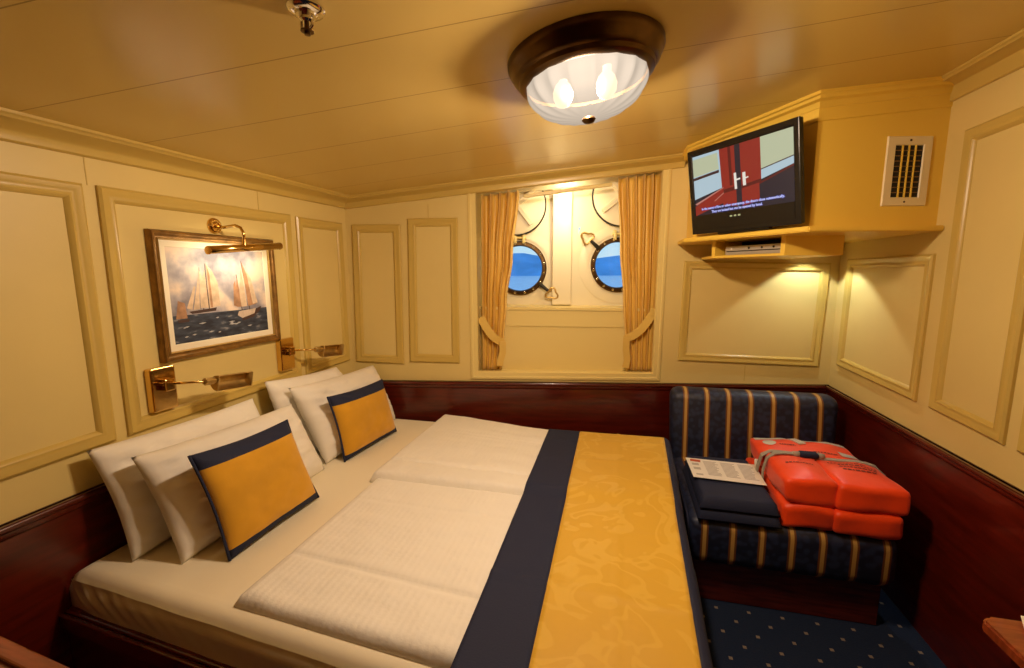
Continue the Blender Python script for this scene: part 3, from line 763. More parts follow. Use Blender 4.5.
# picture lamp above the painting
pl = thing('picture_lamp', (0, -.935, 1.71), 'brass picture lamp with long tube shade over the ship painting', 'lamp')
bm = BM(); lathe(bm, [(0, .014), (.009, .014), (.011, .010), (.016, .009), (.019, .012), (.023, .012), (.026, .006), (.033, .005), (.034, .0)], (0, -.940, 1.715), (1, 0, 0), 28); build('wall_rose', bm, M['brass'], pl, smooth=True)
bm = BM(); tube(bm, [(.012, -.938, 1.715), (.045, -.935, 1.708), (.070, -.930, 1.712), (.095, -.925, 1.716), (.118, -.922, 1.706), (.128, -.920, 1.685), (.130, -.920, 1.655)], .0062, 12); build('swan_neck', bm, M['brass'], pl, smooth='all')
ty0, ty1 = -1.095, -.722
def tz(y): return 1.604 + .036*(y-ty0)/(ty1-ty0)
bm = BM(); tube(bm, [(.130, -.921, 1.658), (.130, -.921, 1.630)], [.008, .012], 14)
# shade: three quarters of a tube, open underneath
n = 20; rows = []
for k in range(n+1):
    th = math.radians(-60 + 300*k/n); rows.append([bm.verts.new((.130+.0165*math.cos(th), y, tz(y)+.0165*math.sin(th))) for y in (ty0, ty1)])
for a, b in zip(rows, rows[1:]): bm.faces.new((a[0], a[1], b[1], b[0]))
for e in (ty0, ty1): lathe(bm, [(0, 0), (.0165, 0), (.0165, .005), (0, .005)], (.130, e-.0025, tz(e)), (0, 1, 0), 24)
sh = build('tube_shade', bm, M['brass'], pl, smooth=True)
md = sh.modifiers.new('shell', 'SOLIDIFY'); md.thickness = .0015
bm = BM(); tube(bm, [(.130, ty0+.02, tz(ty0)-.002), (.130, ty1-.02, tz(ty1)-.002)], .008, 10); build('bulb', bm, emit('picture_bulb', WARM, 6), pl, smooth='all')

# swing-arm reading lamps
def reading_lamp(yc, zc, label, tilt):
    t = thing('reading_lamp', (0, yc, zc), label, 'lamp', 'brass reading lamps over the bed')
    bm = BM(); box(bm, (.0, yc-.047, zc-.083), (.032, yc+.047, zc+.083), .006, 3); build('back_plate', bm, M['brass'], t)
    bm = BM(); box(bm, (.032, yc-.016, zc-.006), (.060, yc+.020, zc+.040), .004, 2); box(bm, (.036, yc-.024, zc+.018), (.056, yc-.016, zc+.030), .002, 1); build('pivot_block', bm, M['brass'], t)
    a0 = Vector((.058, yc+.010, zc+.020)); a1 = Vector((.150, yc+.062, zc+.018))
    bm = BM(); tube(bm, [a0, a1], .0048, 12); build('arm', bm, M['brass'], t, smooth='all')
    d = Vector((.10, 1, -.10)).normalized(); b0 = a1 - d*.004; b1 = b0+d*.042
    bm = BM(); tube(bm, [b0, b0+d*.004, b1-d*.004, b1], [.010, .0145, .0145, .012], 16); tube(bm, [b1-d*.001, b1+d*.018], .0085, 12); build('socket', bm, M['brass_dull'], t, smooth=True)
    # half-round pharmacy shade, opening downwards
    s0 = b1+d*.006; L = .150
    side = d.cross(Vector((0, 0, 1))).normalized()*-1; up = side.cross(d)*-1
    if up.z < 0: up = -up
    SG = 1 if side.x > 0 else -1
    bm = BM(); n = 16; ra, rb = [], []
    R_ = .040
    def pt_(k, al):
        th = math.radians(75 + 200*k/n); return s0 + d*al + up*(R_*.78*math.sin(th)-.012)*1.0 + side*SG*(R_*1.0*math.cos(th)+.008)
    rows = [[bm.verts.new(pt_(k, al)) for al in (0, .008, L-.008, L)] for k in range(n+1)]
    for a, b in zip(rows, rows[1:]):
        for q in range(3): bm.faces.new((a[q], a[q+1], b[q+1], b[q]))
    bm.faces.new([r[0] for r in rows]); bm.faces.new([r[3] for r in rows][::-1])
    o = build('shade', bm, M['brass_dull'], t, smooth=True); md = o.modifiers.new('shell', 'SOLIDIFY'); md.thickness = .002
    return t
reading_lamp(-1.247, 1.084, 'brass swing-arm reading lamp on the left wall above the near pillows', 0)
reading_lamp(-.610, 1.098, 'brass swing-arm reading lamp on the left wall above the far pillows', 0)

# ================================================================ CEILING FITTINGS
LX, LY = 1.573, -1.158; LZ = cz(LX, LY)
cl = thing('ceiling_lamp', (LX, LY, LZ), 'round ceiling lamp with dark bronze rim and ribbed frosted glass bowl', 'lamp')
ax = Vector((.0990, .0175, -1)).normalized()
bm = BM(); lathe(bm, [(.120, .0), (.216, .0), (.2165, .012), (.212, .022), (.206, .027), (.203, .040), (.196, .048), (.190, .051), (.187, .062), (.176, .068), (.168, .069), (.168, .060)], (LX, LY, LZ), ax, 72); build('rim', bm, M['bronze'], cl, smooth=True)
bm = BM(); lathe(bm, [(0, .042), (.150, .042), (.1675, .060), (.1675, .030), (0, .030)], (LX, LY, LZ), ax, 48); build('added_glare_plate', bm, mat('glare_stop_black', (.0005, .0004, .0003), 1.0, spec=0), cl)  # black plate added to swallow bulb light so the bowl does not glare
bm = BM()
pr = [(.170, .060)] + [(.170*math.cos(a)**.8 if a < 1.55 else .004, .062+.100*math.sin(a)) for a in [i*math.pi/2/16 for i in range(1, 16)]] + [(.010, .1625)]
lathe(bm, pr, (LX, LY, LZ), ax, 144, mod=lambda th, r, h: 1 - .035*min(1, r/.05)*min(1, max(0, (h-.058)/.03)) + (.055*abs(math.sin(9*th)) - .020*abs(math.sin(18*th)))*min(1, r/.05)*min(1, max(0, (h-.058)/.03))); build('glass_bowl', bm, M['bowl'], cl, smooth='all')
bm = BM(); lathe(bm, [(0, .158), (.017, .160), (.020, .166), (.014, .174), (.0, .178)], (LX, LY, LZ), ax, 24); build('finial', bm, M['bronze'], cl, smooth=True)
for i, (dx, dy) in enumerate(((-.060, .015), (.065, -.02))):
    p = Vector((LX+dx, LY+dy, LZ-.085))
    bm = BM(); lathe(bm, [(0, -.038), (.016, -.034), (.027, -.015), (.029, .004), (.022, .022), (.012, .034), (.012, .05)], p, (0, 0, 1), 18); build('bulb', bm, emit('bulb_glow', (1, .72, .40), 9), cl, smooth='all')
for dy in (-.058, .058):
    ld = bpy.data.lights.new('ceiling_lamp_light', 'POINT'); ld.energy = CEIL_W/2; ld.color = WARM; ld.shadow_soft_size = .036
    lo = bpy.data.objects.new('ceiling_lamp_light', ld); COL.objects.link(lo); lo.location = (LX, LY+dy, LZ-.094)

SX, SY = 1.052, -1.645; SZ = cz(SX, SY)
sp = thing('fire_sprinkler', (SX, SY, SZ), 'chrome fire sprinkler head on the ceiling', 'sprinkler')
bm = BM(); lathe(bm, [(.0, .0), (.036, .0), (.037, .004), (.033, .009), (.022, .012), (.020, .016), (0, .016)], (SX, SY, SZ), (0, 0, -1), 32); build('escutcheon', bm, M['chrome'], sp, smooth=True)
bm = BM(); lathe(bm, [(.014, .014), (.014, .024), (.012, .026), (.010, .028), (.0, .028)], (SX, SY, SZ), (0, 0, -1), 20)
for s in (-1, 1): tube(bm, [(SX+s*.012, SY, SZ-.023), (SX+s*.013, SY, SZ-.034), (SX+s*.004, SY, SZ-.043)], .003, 8)
build('frame', bm, M['chrome'], sp, smooth=True)
bm = BM(); tube(bm, [(SX, SY, SZ-.026), (SX, SY, SZ-.051)], [.0045, .006], 12); lathe(bm, [(0, .042), (.013, .043), (.013, .045), (0, .046)], (SX, SY, SZ), (0, 0, -1), 20); build('deflector', bm, M['bronze'], sp, smooth=True)

# ================================================================ CORNER CABINET, TELEVISION, VENT
Bp, Cp, Dp = Vector((2.072, .120)), Vector((2.447, -.392)), Vector((W, -.268))
Ap = Vector((2.072, .362)); Ep = Vector((W, .52))
cab = thing('corner_cabinet', (2.55, .0, 1.7), 'yellow-cream cabinet boxed in high across the corner, under the ceiling', 'cabinet')
poly = [Ap, Bp, Cp, Dp, Ep]
bm = BM(); prism_pts(bm, [Vector((p.x, p.y, 1.69)) for p in poly], [Vector((p.x, p.y, cz(p.x, p.y)-.002)) for p in poly]); build('body', bm, M['cabinet'], cab)
def offset_poly(d):
    f1 = (Cp-Bp).normalized(); n1 = Vector((f1.y, -f1.x)); n1 = n1 if n1.dot(Vector((-1, -1))) > 0 else -n1
    f2 = (Dp-Cp).normalized(); n2 = Vector((f2.y, -f2.x)); n2 = n2 if n2.y < 0 else -n2
    m = (n1+n2)/(1+n1.dot(n2)); b = Bp+Vector((-d, 0)); k = (n1*d-Vector((-d, 0)))
    # corner at B between the left return (normal -x) and face one
    n0 = Vector((-1, 0)); mB = (n0+n1)/(1+n0.dot(n1))
    return [Ap+Vector((-d, 0)), Bp+mB*d, Cp+m*d, Dp+Vector((0, -d*1.03)), Ep]
bm = BM(); polyprism(bm, [tuple(p) for p in offset_poly(.050)], 1.668, 1.690); bmesh.ops.bevel(bm, geom=[e for e in bm.edges], offset=.004, segments=2, affect='EDGES'); build('ledge', bm, M['cabinet'], cab)
bm = BM()
prc = [(.055, -.004), (.055, .012), (.045, .016), (.040, .026), (.020, .032), (.014, .042), (.010, .052), (.0, .055)]
def stn(i):
    def g(d, drop):
        p = offset_poly(d)[i]; return Vector((p.x, p.y, cz(p.x, p.y)-drop))
    return g
strip(bm, prc, [stn(0), stn(1), stn(2), stn(3)]); build('cornice', bm, M['cabinet'], cab, smooth=True)
bm = BM()
strip(bm, [(.0, .050), (.006, .052), (.006, .100), (.0, .104)], [stn(0), stn(1), stn(2), stn(3)]); build('frieze', bm, M['cabinet'], cab)
# open shelf box hung below the ledge
bx = [Vector((2.165, .080)), Vector((2.412, -.24)), Vector((2.672, -.175)), Vector((2.672, .46)), Vector((2.165, .372))]
ZB0, ZB1 = 1.580, 1.668
f1 = (bx[1]-bx[0]); L1 = f1.length; f1n = f1.normalized(); inn = Vector((-f1n.y, f1n.x)); inn = inn if inn.dot(Vector((1, 1))) > 0 else -inn
bm = BM(); polyprism(bm, [tuple(p) for p in bx], ZB0, ZB0+.012); build('shelf_floor', bm, M['cabinet'], cab)
bm = BM()
def fp(s, dep, z): q = bx[0]+f1n*s+inn*dep; return Vector((q.x, q.y, z))
def fbox(bm, s0, s1, d0, d1, z0, z1): prism_pts(bm, [fp(s0, d0, z0), fp(s1, d0, z0), fp(s1, d1, z0), fp(s0, d1, z0)], [fp(s0, d0, z1), fp(s1, d0, z1), fp(s1, d1, z1), fp(s0, d1, z1)])
fbox(bm, 0, .022, 0, .24, ZB0+.012, ZB1); build('shelf_side', bm, M['cabinet'], cab)
bm = BM(); polyprism(bm, [tuple(bx[1]), tuple(bx[2]), tuple(bx[2]+Vector((-.004, .02))), tuple(bx[1]+Vector((-.002, .022)))], ZB0+.012, ZB1)
fbox(bm, L1-.020, L1, 0, .02, ZB0+.012, ZB1); build('shelf_front', bm, M['cabinet'], cab)
bm = BM(); fbox(bm, .022, L1-.02, .20, .21, ZB0+.012, ZB1); build('shelf_back', bm, M['dark'], cab)
# media player on the open shelf
mp_ = thing('media_player', fp(.2, .1, ZB0+.012), 'flat silver media player in the open shelf under the television', 'player')
bm = BM(); fbox(bm, .060, .372, .03, .17, ZB0+.014, ZB0+.058); bmesh.ops.bevel(bm, geom=list(bm.edges), offset=.003, segments=2, affect='EDGES'); build('case', bm, M['silver'], mp_)
bm = BM(); fbox(bm, .07, .365, .0275, .0295, ZB0+.030, ZB0+.034); build('panel_seam', bm, M['black'], mp_)
for s in (.10, .20, .27, .33):
    bm = BM(); q0, q1 = fp(s, .030, ZB0+.045), fp(s, .026, ZB0+.045); tube(bm, [q0, q1], .005, 12); build('button', bm, M['black'] if s > .15 else M['paper'], mp_, smooth=True)

# television
TA = Vector((2.055, .014, 1.701)); TD = Vector((.604, -.797, 0)); TW, TH = .570, .410
TU = Vector((-.797*math.sin(.16), -.604*math.sin(.16), math.cos(.16))); TN = TD.cross(TU)    # tilted a little downwards
def TP(a, b, h=0): return TA+TD*a+TU*b+TN*h
tv = thing('television', TP(TW/2, 0, -.03), 'black flat television standing on the ledge, showing a red door', 'television')
def tvbox(bm, a0, a1, b0, b1, h0, h1, r=0):
    box(bm, (a0, b0, h0), (a1, b1, h1), r, 2, xf=lambda p: TP(p.x, p.y, p.z))
bm = BM(); tvbox(bm, .0, TW, 0, TH, -.030, -.006, .006); build('body', bm, M['black'], tv)
X0, X1, Z0, Z1 = .028, TW-.026, .092, TH-.030
bm = BM(); moulding(bm, [(0, 0), (TW, 0), (TW, TH), (0, TH)], [(0, -.008), (0, -.001), (.004, .0), (.022, .0), (.026, -.004)], TP)
tvbox(bm, .024, TW-.024, .02, Z0, -.006, 0); build('bezel', bm, M['black'], tv)
bm = BM(); tvbox(bm, .15, TW-.15, -.010, .004, -.036, -.012); build('foot', bm, M['black'], tv)
bm = BM()
for k in range(3): tvbox(bm, .235+.022*k, .247+.022*k, .066, .073, 0, .0015)
build('indicator', bm, emit('green_led', (.75, .75, .35), .55), tv)
bm = BM(); tvbox(bm, X0-.003, X1+.003, Z0-.003, Z1+.003, -.005, -.0045); scr = build('screen', bm, M['black'], tv)
SM = [emit('screen_red', (.30, .022, .015), .85), emit('screen_dark_red', (.10, .008, .008), 1), emit('screen_wall', (.50, .54, .36), .9), emit('screen_blue_white', (.44, .58, .66), .9),
      emit('screen_black', (.016, .012, .022), 1), emit('screen_silver', (.75, .70, .62), 1.0), emit('screen_pink', (.55, .22, .18), .8), emit('screen_dark_line', (.05, .02, .02), 1)]
bm = BM()
def sq(mi, pts, h):
    bm.faces.new([bm.verts.new(TP(X0+(X1-X0)*a, Z0+(Z1-Z0)*b, -.004+h*.0001)) for a, b in pts]).material_index = mi
sq(4, [(0, 0), (1, 0), (1, 1), (0, 1)], 0)
sq(3, [(0, .28), (.34, .40), (.31, 1), (0, 1)], 1); sq(2, [(0, .66), (.30, .70), (.29, .96), (0, .95)], 2); sq(7, [(0, .60), (.30, .645), (.30, .69), (0, .645)], 3)
sq(0, [(0, .0), (0, .16), (.34, .40), (.34, .15)], 2); sq(6, [(.02, .18), (.34, .385), (.34, .40), (0, .205)], 4); sq(6, [(.24, .20), (.34, .30), (.34, .315), (.23, .205)], 4)
sq(0, [(.33, .10), (.50, .06), (.47, 1), (.31, 1)], 3); sq(1, [(.34, .30), (.485, .32), (.485, .38), (.34, .36)], 5); sq(1, [(.41, .40), (.44, .40), (.43, 1), (.40, 1)], 5)
sq(4, [(.475, .05), (.530, .05), (.525, 1), (.470, 1)], 6); sq(0, [(.53, .05), (.72, .10), (.72, 1), (.525, 1)], 3); sq(1, [(.53, .32), (.72, .36), (.72, .41), (.53, .37)], 5)
sq(2, [(.72, .40), (1, .55), (1, 1), (.72, 1)], 4); sq(3, [(.72, .40), (1, .52), (1, .62), (.72, .54)], 5); sq(7, [(.72, .535), (1, .62), (1, .635), (.72, .55)], 6)
sq(4, [(.70, .0), (1, .0), (1, .52), (.70, .36)], 4); sq(1, [(.70, .36), (1, .52), (1, .49), (.70, .33)], 6)
sq(5, [(.460, .33), (.485, .33), (.480, .58), (.455, .58)], 8); sq(5, [(.545, .36), (.575, .36), (.572, .56), (.542, .56)], 8); sq(5, [(.46, .455), (.52, .465), (.52, .49), (.46, .48)], 9); sq(5, [(.56, .455), (.60, .465), (.60, .485), (.56, .475)], 9)
build('picture', bm, SM, scr, keep=True)
TXT = emit('caption_white', (.78, .82, 1.0), 1.0); TXB = emit('caption_blue', (.08, .10, .55), 1.0)
caps = []
def caption(txt, a, b, size):
    for m, dz, hh, oxy in ((TXB, 0, -.0027, .0014), (TXT, 0, -.0024, 0)):
        cu = bpy.data.curves.new('caption', 'FONT'); cu.body = txt; cu.size = size; cu.align_x = 'CENTER'; cu.offset = oxy; cu.extrude = .00005
        o = bpy.data.objects.new('caption', cu); COL.objects.link(o); cu.materials.append(m)
        p = TP(X0+(X1-X0)*a, Z0+(Z1-Z0)*b, hh)
        mw = Matrix(((TD.x, TU.x, TN.x, p.x), (TD.y, TU.y, TN.y, p.y), (TD.z, TU.z, TN.z, p.z), (0, 0, 0, 1)))
        o.matrix_basis = mw; caps.append(o)
caption('In the event of fire or other emergency, the doors close automatically.', .50, .085, .0152)
caption('They are locked but can be opened by hand.', .46, .020, .0152)
bpy.context.view_layer.update()
for k, o in enumerate(caps):                          # lettering becomes plain mesh under the screen
    me = bpy.data.meshes.new_from_object(o.evaluated_get(bpy.context.evaluated_depsgraph_get())); me.transform(o.matrix_basis); me.transform(Matrix.Translation(-OFF[scr]))
    n_ = bpy.data.objects.new('caption', me); COL.objects.link(n_); n_.parent = scr
    bpy.data.objects.remove(o)

# vent grille on the cabinet's broad face
F2 = (Dp-Cp).normalized(); N2 = Vector((F2.y, -F2.x)); N2 = N2 if N2.y < 0 else -N2
def VP(u, z, h=0): q = Cp+F2*u+N2*h; return Vector((q.x, q.y, z))
vt = thing('vent_grille', VP(.375, 1.90, 0), 'cream air vent grille with small dark louvres on the corner cabinet', 'vent')
vu0, vu1, vz0, vz1 = .285, .468, 1.772, 2.047; ou0, ou1, oz0, oz1 = .322, .427, 1.806, 2.012
bm = BM(); moulding(bm, [(vu0, vz0), (vu1, vz0), (vu1, vz1), (vu0, vz1)], [(0, 0), (.003, .006), (.033, .006), (.036, .002), (.036, -.0)], VP); build('frame', bm, mat('vent_cream', (.80, .68, .40), .4), vt)
bm = BM(); box(bm, (ou0-.005, oz0-.005, .0008), (ou1+.005, oz1+.005, .0016), xf=lambda p: VP(p.x, p.y, p.z)); build('duct_shade_sheet', bm, M['dark'], vt)  # flat dark sheet paints the duct's shade, no hole behind it
for k in range(3):
    u = ou0 + (ou1-ou0)*(k+1)/4; bm = BM(); box(bm, (u-.0024, oz0, .002), (u+.0024, oz1, .0065), xf=lambda p: VP(p.x, p.y, p.z)); build('bar', bm, M['cabinet'], vt)
for k in range(9):
    z = oz0 + (oz1-oz0)*(k+1)/10; bm = BM(); box(bm, (ou0, z-.0016, .0017), (ou1, z+.0016, .0045), xf=lambda p: VP(p.x, p.y, p.z)); build('slat', bm, M['gold_frame'], vt)
for z in (vz0+.017, vz1-.017):
    bm = BM(); lathe(bm, [(0, .0085), (.004, .0075), (.004, .0055)], VP((vu0+vu1)/2, z, 0), (N2.x, N2.y, 0), 10); build('screw', bm, M['bronze'], vt)

# downlight under the cabinet
DLX, DLY, DLZ = 2.77, .345, 1.668
dl = thing('downlight', (DLX, DLY, DLZ), 'small downlight under the corner cabinet, lighting the two panels below it', 'lamp')
bm = BM(); lathe(bm, [(.020, 0), (.036, 0), (.036, .010), (.030, .013), (.022, .010)], (DLX, DLY, DLZ), (0, 0, -1), 28); build('bezel', bm, M['chrome'], dl, smooth=True)
bm = BM(); lathe(bm, [(.022, .006), (0, .006)], (DLX, DLY, DLZ), (0, 0, -1), 24); build('lens', bm, emit('downlight_lens', (1, .85, .60), 10), dl)
ld = bpy.data.lights.new('downlight_beam', 'SPOT'); ld.energy = SPOT_W; ld.color = (.94, 1, .98); ld.spot_size = math.radians(106); ld.spot_blend = .22; ld.shadow_soft_size = .012
lo = bpy.data.objects.new('downlight_beam', ld); COL.objects.link(lo); lo.location = (DLX, DLY, DLZ-.022)

# niche and picture light
ld = bpy.data.lights.new('strip_lamp_light', 'AREA'); ld.shape = 'RECTANGLE'; ld.size = .55; ld.size_y = .02; ld.energy = NICHE_W; ld.color = (1, .78, .46)
lo = bpy.data.objects.new('strip_lamp_light', ld); COL.objects.link(lo); lo.location = BW(1.40, 2.000, -.055); lo.rotation_euler = (Vector((-SA, CA, -.9))).to_track_quat('-Z', 'X').to_euler()
lo.rotation_euler = Matrix(((CA, 0, 0), (SA, 0, 0), (0, 0, 1))).to_euler() if False else lo.rotation_euler
ld = bpy.data.lights.new('picture_lamp_light', 'AREA'); ld.shape = 'RECTANGLE'; ld.size = .012; ld.size_y = .32; ld.energy = PICT_W; ld.color = (1, .80, .52)
lo = bpy.data.objects.new('picture_lamp_light', ld); COL.objects.link(lo); lo.location = (.126, (ty0+ty1)/2, tz((ty0+ty1)/2)-.030); lo.rotation_euler = (0, math.radians(52), 0)

# ================================================================ SOFA
sf = thing('sofa', (2.43, -.15, 0), 'small navy sofa with gold stripes in the corner past the bed', 'sofa')
SX0, SX1 = 2.012, 2.830
bm = BM(); box(bm, (SX0, -.555, .205), (SX1, .20, .430), .055, 5); build('seat', bm, M['sofa'], sf, smooth='all')
bm = BM()
def bk(p):
    k = (p.z-.40)/.42; return Vector((p.x + (.02 if p.x > 2.4 else -.012)*k, p.y + .05*k + .03*(p.x-2.0)*0, p.z))
box(bm, (SX0, .10, .36), (SX1+.03, .25, .822), .055, 5, xf=bk); build('backrest', bm, M['sofa'], sf, smooth='all')
bm = BM(); box(bm, (SX0+.03, -.495, 0), (SX1-.03, .22, .215), .004, 1); build('plinth', bm, M['wood_h'], sf)
bm = BM(); tube(bm, [(SX0+.008, .10, .410), (SX0+.008, -.49, .410), (SX0+.007, -.53, .385), (SX0+.006, -.545, .34), (SX0+.006, -.545, .25)], .006, 8); build('piping', bm, M['navy'], sf, smooth='all')

# folded navy blanket with a leaflet
bl_ = thing('folded_blanket', (2.22, -.32, .43), 'folded navy blanket on the left of the sofa seat, leaflet on top', 'blanket')
def fold(bm, z0, z1, x0, x1, y0, y1, seed):
    pad(bm, x0, x1, y0, y1, z0, z1, .028, 26, 30, disp=lambda x, y: .006*nz(x*6+seed, y*6, seed))
bm = BM(); fold(bm, .430, .482, 2.052, 2.385, -.560, -.06, 1); build('lower_fold', bm, M['navy'], bl_, smooth='all')
bm = BM(); fold(bm, .478, .528, 2.060, 2.378, -.552, -.065, 5); build('upper_fold', bm, M['navy'], bl_, smooth='all')
lf = thing('leaflet', (2.215, -.27, .536), 'white printed leaflet lying on the folded navy blanket', 'leaflet')
A_, B_, C_, D_ = Vector((2.058, -.372, .537)), Vector((2.370, -.390, .537)), Vector((2.377, -.165, .538)), Vector((2.052, -.152, .538))
def lfp(s, t, h): p = A_.lerp(B_, s).lerp(D_.lerp(C_, s), t); return Vector((p.x, p.y, p.z+h+.006*math.sin(math.pi*s)*0))
bm = BM(); prism_pts(bm, [lfp(0, 0, 0), lfp(1, 0, 0), lfp(1, 1, 0), lfp(0, 1, 0)], [lfp(0, 0, .0012), lfp(1, 0, .0012), lfp(1, 1, .0012), lfp(0, 1, .0012)]); build('sheet', bm, M['paper'], lf)
bm = BM()
for c in range(3):
    for r in range(12):
        s0 = .24+.25*c; t0 = .86-.062*r; s1 = s0+random.uniform(.15, .21)
        quad(bm, [lfp(s0, t0, .0016), lfp(s1, t0, .0016), lfp(s1, t0+.035, .0016), lfp(s0, t0+.035, .0016)])
build('text_block', bm, M['ink'], lf)
bm = BM(); quad(bm, [lfp(.05, .82, .0016), lfp(.20, .80, .0016), lfp(.21, .94, .0016), lfp(.06, .95, .0016)]); build('printed_emblem', bm, M['red_ink'], lf)
for a, b in ((.62, .74), (.40, .52), (.12, .20)):
    bm = BM(); quad(bm, [lfp(.06, a, .0016), lfp(.16, a, .0016), lfp(.16, b, .0016), lfp(.06, b, .0016)]); build('printed_picture', bm, M['ink'], lf)

# life jackets
def jacket(label, x0, x1, y0, y1, z0, z1, seed, top):
    t = thing('life_jacket', ((x0+x1)/2, (y0+y1)/2, z0), label, 'life jacket', 'life jackets on the sofa')
    xm = x0+(x1-x0)*.46; yc_ = y0+(y1-y0)*.60
    def puff(bm, a0, a1, b0, b1, c0, c1, sd, nu=24):
        g0 = len(bm.verts)
        pad(bm, a0, a1, b0, b1, c0+(c1-c0)*.35, c1, .045, nu, nu, disp=lambda x, y: .008*nz(x*8+sd, y*8, sd))
        pad(bm, a0, a1, b0, b1, c0, c0+(c1-c0)*.36, .02, nu, nu)
        for v in bm.verts:
            if v.co.z <= c0+(c1-c0)*.36: pass
    def block(name, a0, a1, b0, b1, c0, c1, sd):
        bm = BM(); box(bm, (a0, b0, c0), (a1, b1, c1), .022, 3)
        bmesh.ops.subdivide_edges(bm, edges=[e for e in bm.edges if e.calc_length() > .04], cuts=5, use_grid_fill=True)
        cx, cy_ = (a0+a1)/2, (b0+b1)/2
        for v in bm.verts:
            n_ = Vector((nz(v.co.x*9+sd, v.co.y*9, v.co.z*9), nz(v.co.y*9, v.co.x*9+sd, v.co.z*9), nz(v.co.z*9+sd, v.co.x*9, v.co.y*9)))
            v.co += n_*.014
            k = math.cos((v.co.x-cx)/(a1-a0)*math.pi)*math.cos((v.co.y-cy_)/(b1-b0)*math.pi)
            v.co.z += (.020*k if v.co.z > (c0+c1)/2 else 0)
        return build(name, bm, M['orange'], t, smooth='all')
    pads = []
    p1 = block('front_pad', x0, xm, y0, yc_, z0, z1, seed); p2 = block('front_pad', xm-.016, x1, y0-.015, yc_-.01, z0, z1-.004, seed+3)
    p3 = block('collar_pad', x0-.01, x1-.02, yc_-.02, y1, z0, z1-.004, seed+7)
    return t, (p1, p2, p3)
j1, _ = jacket('orange life jacket underneath, lower one of the two on the sofa', 2.388, 2.825, -.548, -.02, .432, .532, 2, False)
jt, pads = jacket('orange life jacket on top of the other, tied round with grey webbing', 2.396, 2.838, -.540, -.02, .536, .640, 11, True)
from mathutils.bvhtree import BVHTree
TREES = []
for o in pads:
    off = OFF[o]; TREES.append(BVHTree.FromPolygons([v.co+off for v in o.data.vertices], [tuple(p.vertices) for p in o.data.polygons]))
def topz(x, y):
    zs = [h[0].z for h in (t_.ray_cast(Vector((x, y, 1.2)), Vector((0, 0, -1))) for t_ in TREES) if h[0] is not None]
    return max(zs) if zs else .64
def lie(x, y, up=.001): return (x, y, topz(x, y)+up)
UPV = (0, 0, 1)
def sx(k): return 2.43+.185*k
bm = BM()
ribbon(bm, [(2.366, -.235, .470), (2.372, -.240, .56), (2.384, -.245, .625)] + [lie(x, -.250-.12*(x-2.43), .002) for x in (2.42, 2.46, 2.50, 2.54, 2.58, 2.62)], [(-1, 0, .1), (-1, 0, .3), (-.8, 0, .6)] + [UPV]*6, .030, .005)
build('waist_strap', bm, M['webbing'], jt, smooth=True)
bm = BM()
ribbon(bm, [lie(x, -.268-.16*(x-2.60), .002) for x in (2.60, 2.65, 2.70, 2.75, 2.80, 2.825)] + [(2.852, -.315, .610), (2.856, -.315, .55)], [UPV]*6 + [(1, 0, .3), (1, 0, 0)], .026, .005)
build('waist_strap', bm, M['webbing'], jt, smooth=True)
bm = BM()
ribbon(bm, [(2.380, -.30, .500), (2.378, -.300, .57), (2.392, -.296, .63)] + [lie(x, -.292+.2*(x-2.43), .006) for x in (2.42, 2.45, 2.48, 2.51)], [(-1, 0, .1), (-1, 0, .2), (-.8, 0, .6)] + [UPV]*4, .022, .005)
build('loose_strap', bm, M['webbing'], jt, smooth=True)
bm = BM(); ribbon(bm, [(2.56, -.008, .60)] + [lie(2.562+.3*k, -.022-.9*k, .002) for k in (0, .04, .08, .12)], [(0, 1, .2), (0, .4, 1), UPV, UPV, UPV], .036, .005); build('back_strap', bm, M['reflect'], jt, smooth=True)
zb_ = topz(2.57, -.272)
bm = BM(); box(bm, (2.530, -.295, zb_), (2.610, -.252, zb_+.026), .010, 3); build('buckle', bm, M['navy'], jt, smooth=True)
bm = BM(); tube(bm, [(2.505, -.274, zb_+.010), (2.532, -.274, zb_+.012)], [.014, .014], 12); build('strap_coil', bm, M['webbing'], jt, smooth='all')
bm = BM(); tube(bm, [(2.608, -.272, zb_+.012), (2.636, -.274, zb_+.010)], [.015, .012], 12); build('strap_coil', bm, M['webbing'], jt, smooth='all')
def patch(name, x0, x1, y0, y1, m, slope=0, nx=14, ny=5):
    bm = BM(); surf(bm, lambda a, b: Vector(lie(x0+(x1-x0)*a, y0+(y1-y0)*b+slope*(a*(x1-x0)), .0022)), nx, ny); build(name, bm, m, jt, smooth='all')
patch('reflective_tape', 2.40, 2.545, -.075, -.030, M['reflect']); patch('reflective_tape', 2.585, 2.80, -.085, -.040, M['reflect'], -.10)
patch('reflective_tape', 2.735, 2.815, -.215, -.165, M['reflect'], -.2)
bm = BM(); n = 24; c_ = bm.verts.new(lie(2.448, -.130, .003)); rg_ = [bm.verts.new(lie(2.448+.030*math.cos(2*math.pi*k/n), -.130+.030*math.sin(2*math.pi*k/n), .003)) for k in range(n)]
for k in range(n): bm.faces.new((c_, rg_[k], rg_[(k+1) % n]))
build('reflective_patch', bm, M['reflect'], jt, smooth=True)
bm = BM(); tube(bm, [(2.376, -.205, .545), (2.372, -.210, .585)], .009, 10); build('whistle', bm, M['paper'], jt, smooth='all')
def dash_row(x0, x1, y, sl):
    bm = BM(); x = x0
    while x < x1:
        w = min(random.uniform(.006, .018), x1-x); yy = y+sl*(x-x0)
        quad(bm, [lie(x, yy, .0025), lie(x+w, yy+sl*w, .0025), lie(x+w, yy+sl*w+.0085, .0025), lie(x, yy+.0085, .0025)]); x += w+.004
    build('printed_text', bm, M['black_print'], jt)
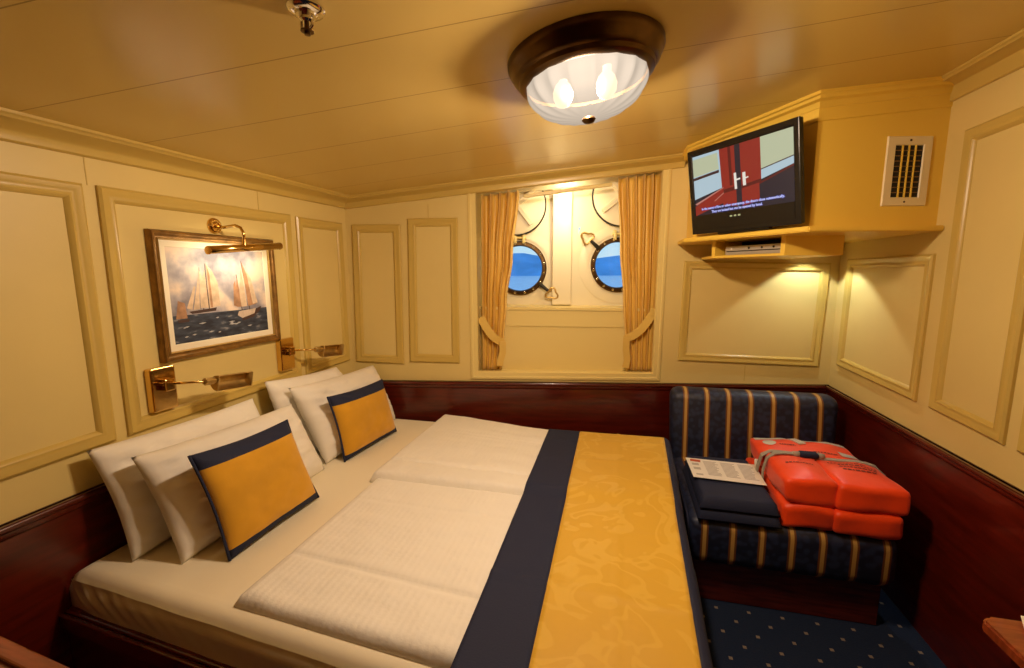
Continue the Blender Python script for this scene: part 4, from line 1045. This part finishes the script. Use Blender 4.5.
for a in ((2.625, 2.77, -.335, -.04), (2.655, 2.80, -.362, -.05), (2.650, 2.79, -.386, -.05), (2.655, 2.78, -.410, -.05), (2.44, 2.55, -.385, 0), (2.49, 2.56, -.150, 0), (2.62, 2.72, -.205, -.05)): dash_row(*a)

# ================================================================ FURNITURE AT THE PICTURE'S LOWER CORNERS
def DKX(p): return Matrix.Translation((.427, -1.945, 0)) @ Matrix.Rotation(math.radians(-5.1), 4, 'Z') @ (p - Vector((.427, -1.945, 0)))
dk = thing('desk', (.5, -2.2, 0), 'polished red-brown desk with raised edge, at lower left before the bed', 'desk')
bm = BM(); box(bm, (.10, -2.48, .715), (1.02, -1.945, .742), .006, 2, xf=DKX); build('top', bm, M['wood_top'], dk)
bm = BM(); box(bm, (.10, -1.975, .742), (1.02, -1.943, .752), .004, 2, xf=DKX); build('edge_lip', bm, M['wood_top'], dk)
for x in (.12, .96):
    bm = BM(); box(bm, (x, -2.46, 0), (x+.03, -1.96, .716), .003, 1, xf=DKX); build('side_panel', bm, M['wood'], dk)
bm = BM(); box(bm, (.13, -1.985, .25), (.96, -1.965, .716), xf=DKX); build('back_panel', bm, M['wood'], dk)

tb = thing('side_table', (2.7, -1.7, 0), 'small polished cherry table against the right wall at lower right', 'table')
TX0, TY1 = 2.484, -1.390
bm = BM(); polyprism(bm, [(TX0, -2.1), (W-.03, -2.1), (W-.03, TY1), (TX0+.022, TY1), (TX0, TY1-.018)], .722, .750); bmesh.ops.bevel(bm, geom=list(bm.edges), offset=.005, segments=2, affect='EDGES'); build('top', bm, M['wood_top'], tb)
bm = BM(); box(bm, (TX0+.045, -2.08, 0), (W-.04, TY1-.035, .723), .004, 1); build('cabinet_body', bm, M['wood'], tb)
bm = BM(); box(bm, (TX0+.036, -2.0, .56), (TX0+.047, TY1-.09, .69), .003, 1); dr = build('drawer', bm, M['wood_h'], tb)
bm = BM(); lathe(bm, [(0, .022), (.011, .018), (.012, .012), (.005, .006), (.005, 0)], (TX0+.036, -1.74, .625), (-1, 0, 0), 16); build('knob', bm, M['brass'], dr, smooth=True)
bk_ = thing('booklet', (2.68, -1.45, .75), 'white booklet lying on the cherry side table, cut by the picture edge', 'booklet')
def bkx(p): return Matrix.Translation((2.564, -1.394, 0)) @ Matrix.Rotation(math.radians(-29), 4, 'Z') @ p
bm = BM(); box(bm, (0, -.21, .7505), (.15, .0, .758), 0, 1, xf=bkx); build('pages', bm, M['paper'], bk_)
bm = BM(); box(bm, (-.003, -.213, .7585), (.153, .003, .7605), 0, 1, xf=bkx); build('cover', bm, M['paper'], bk_)
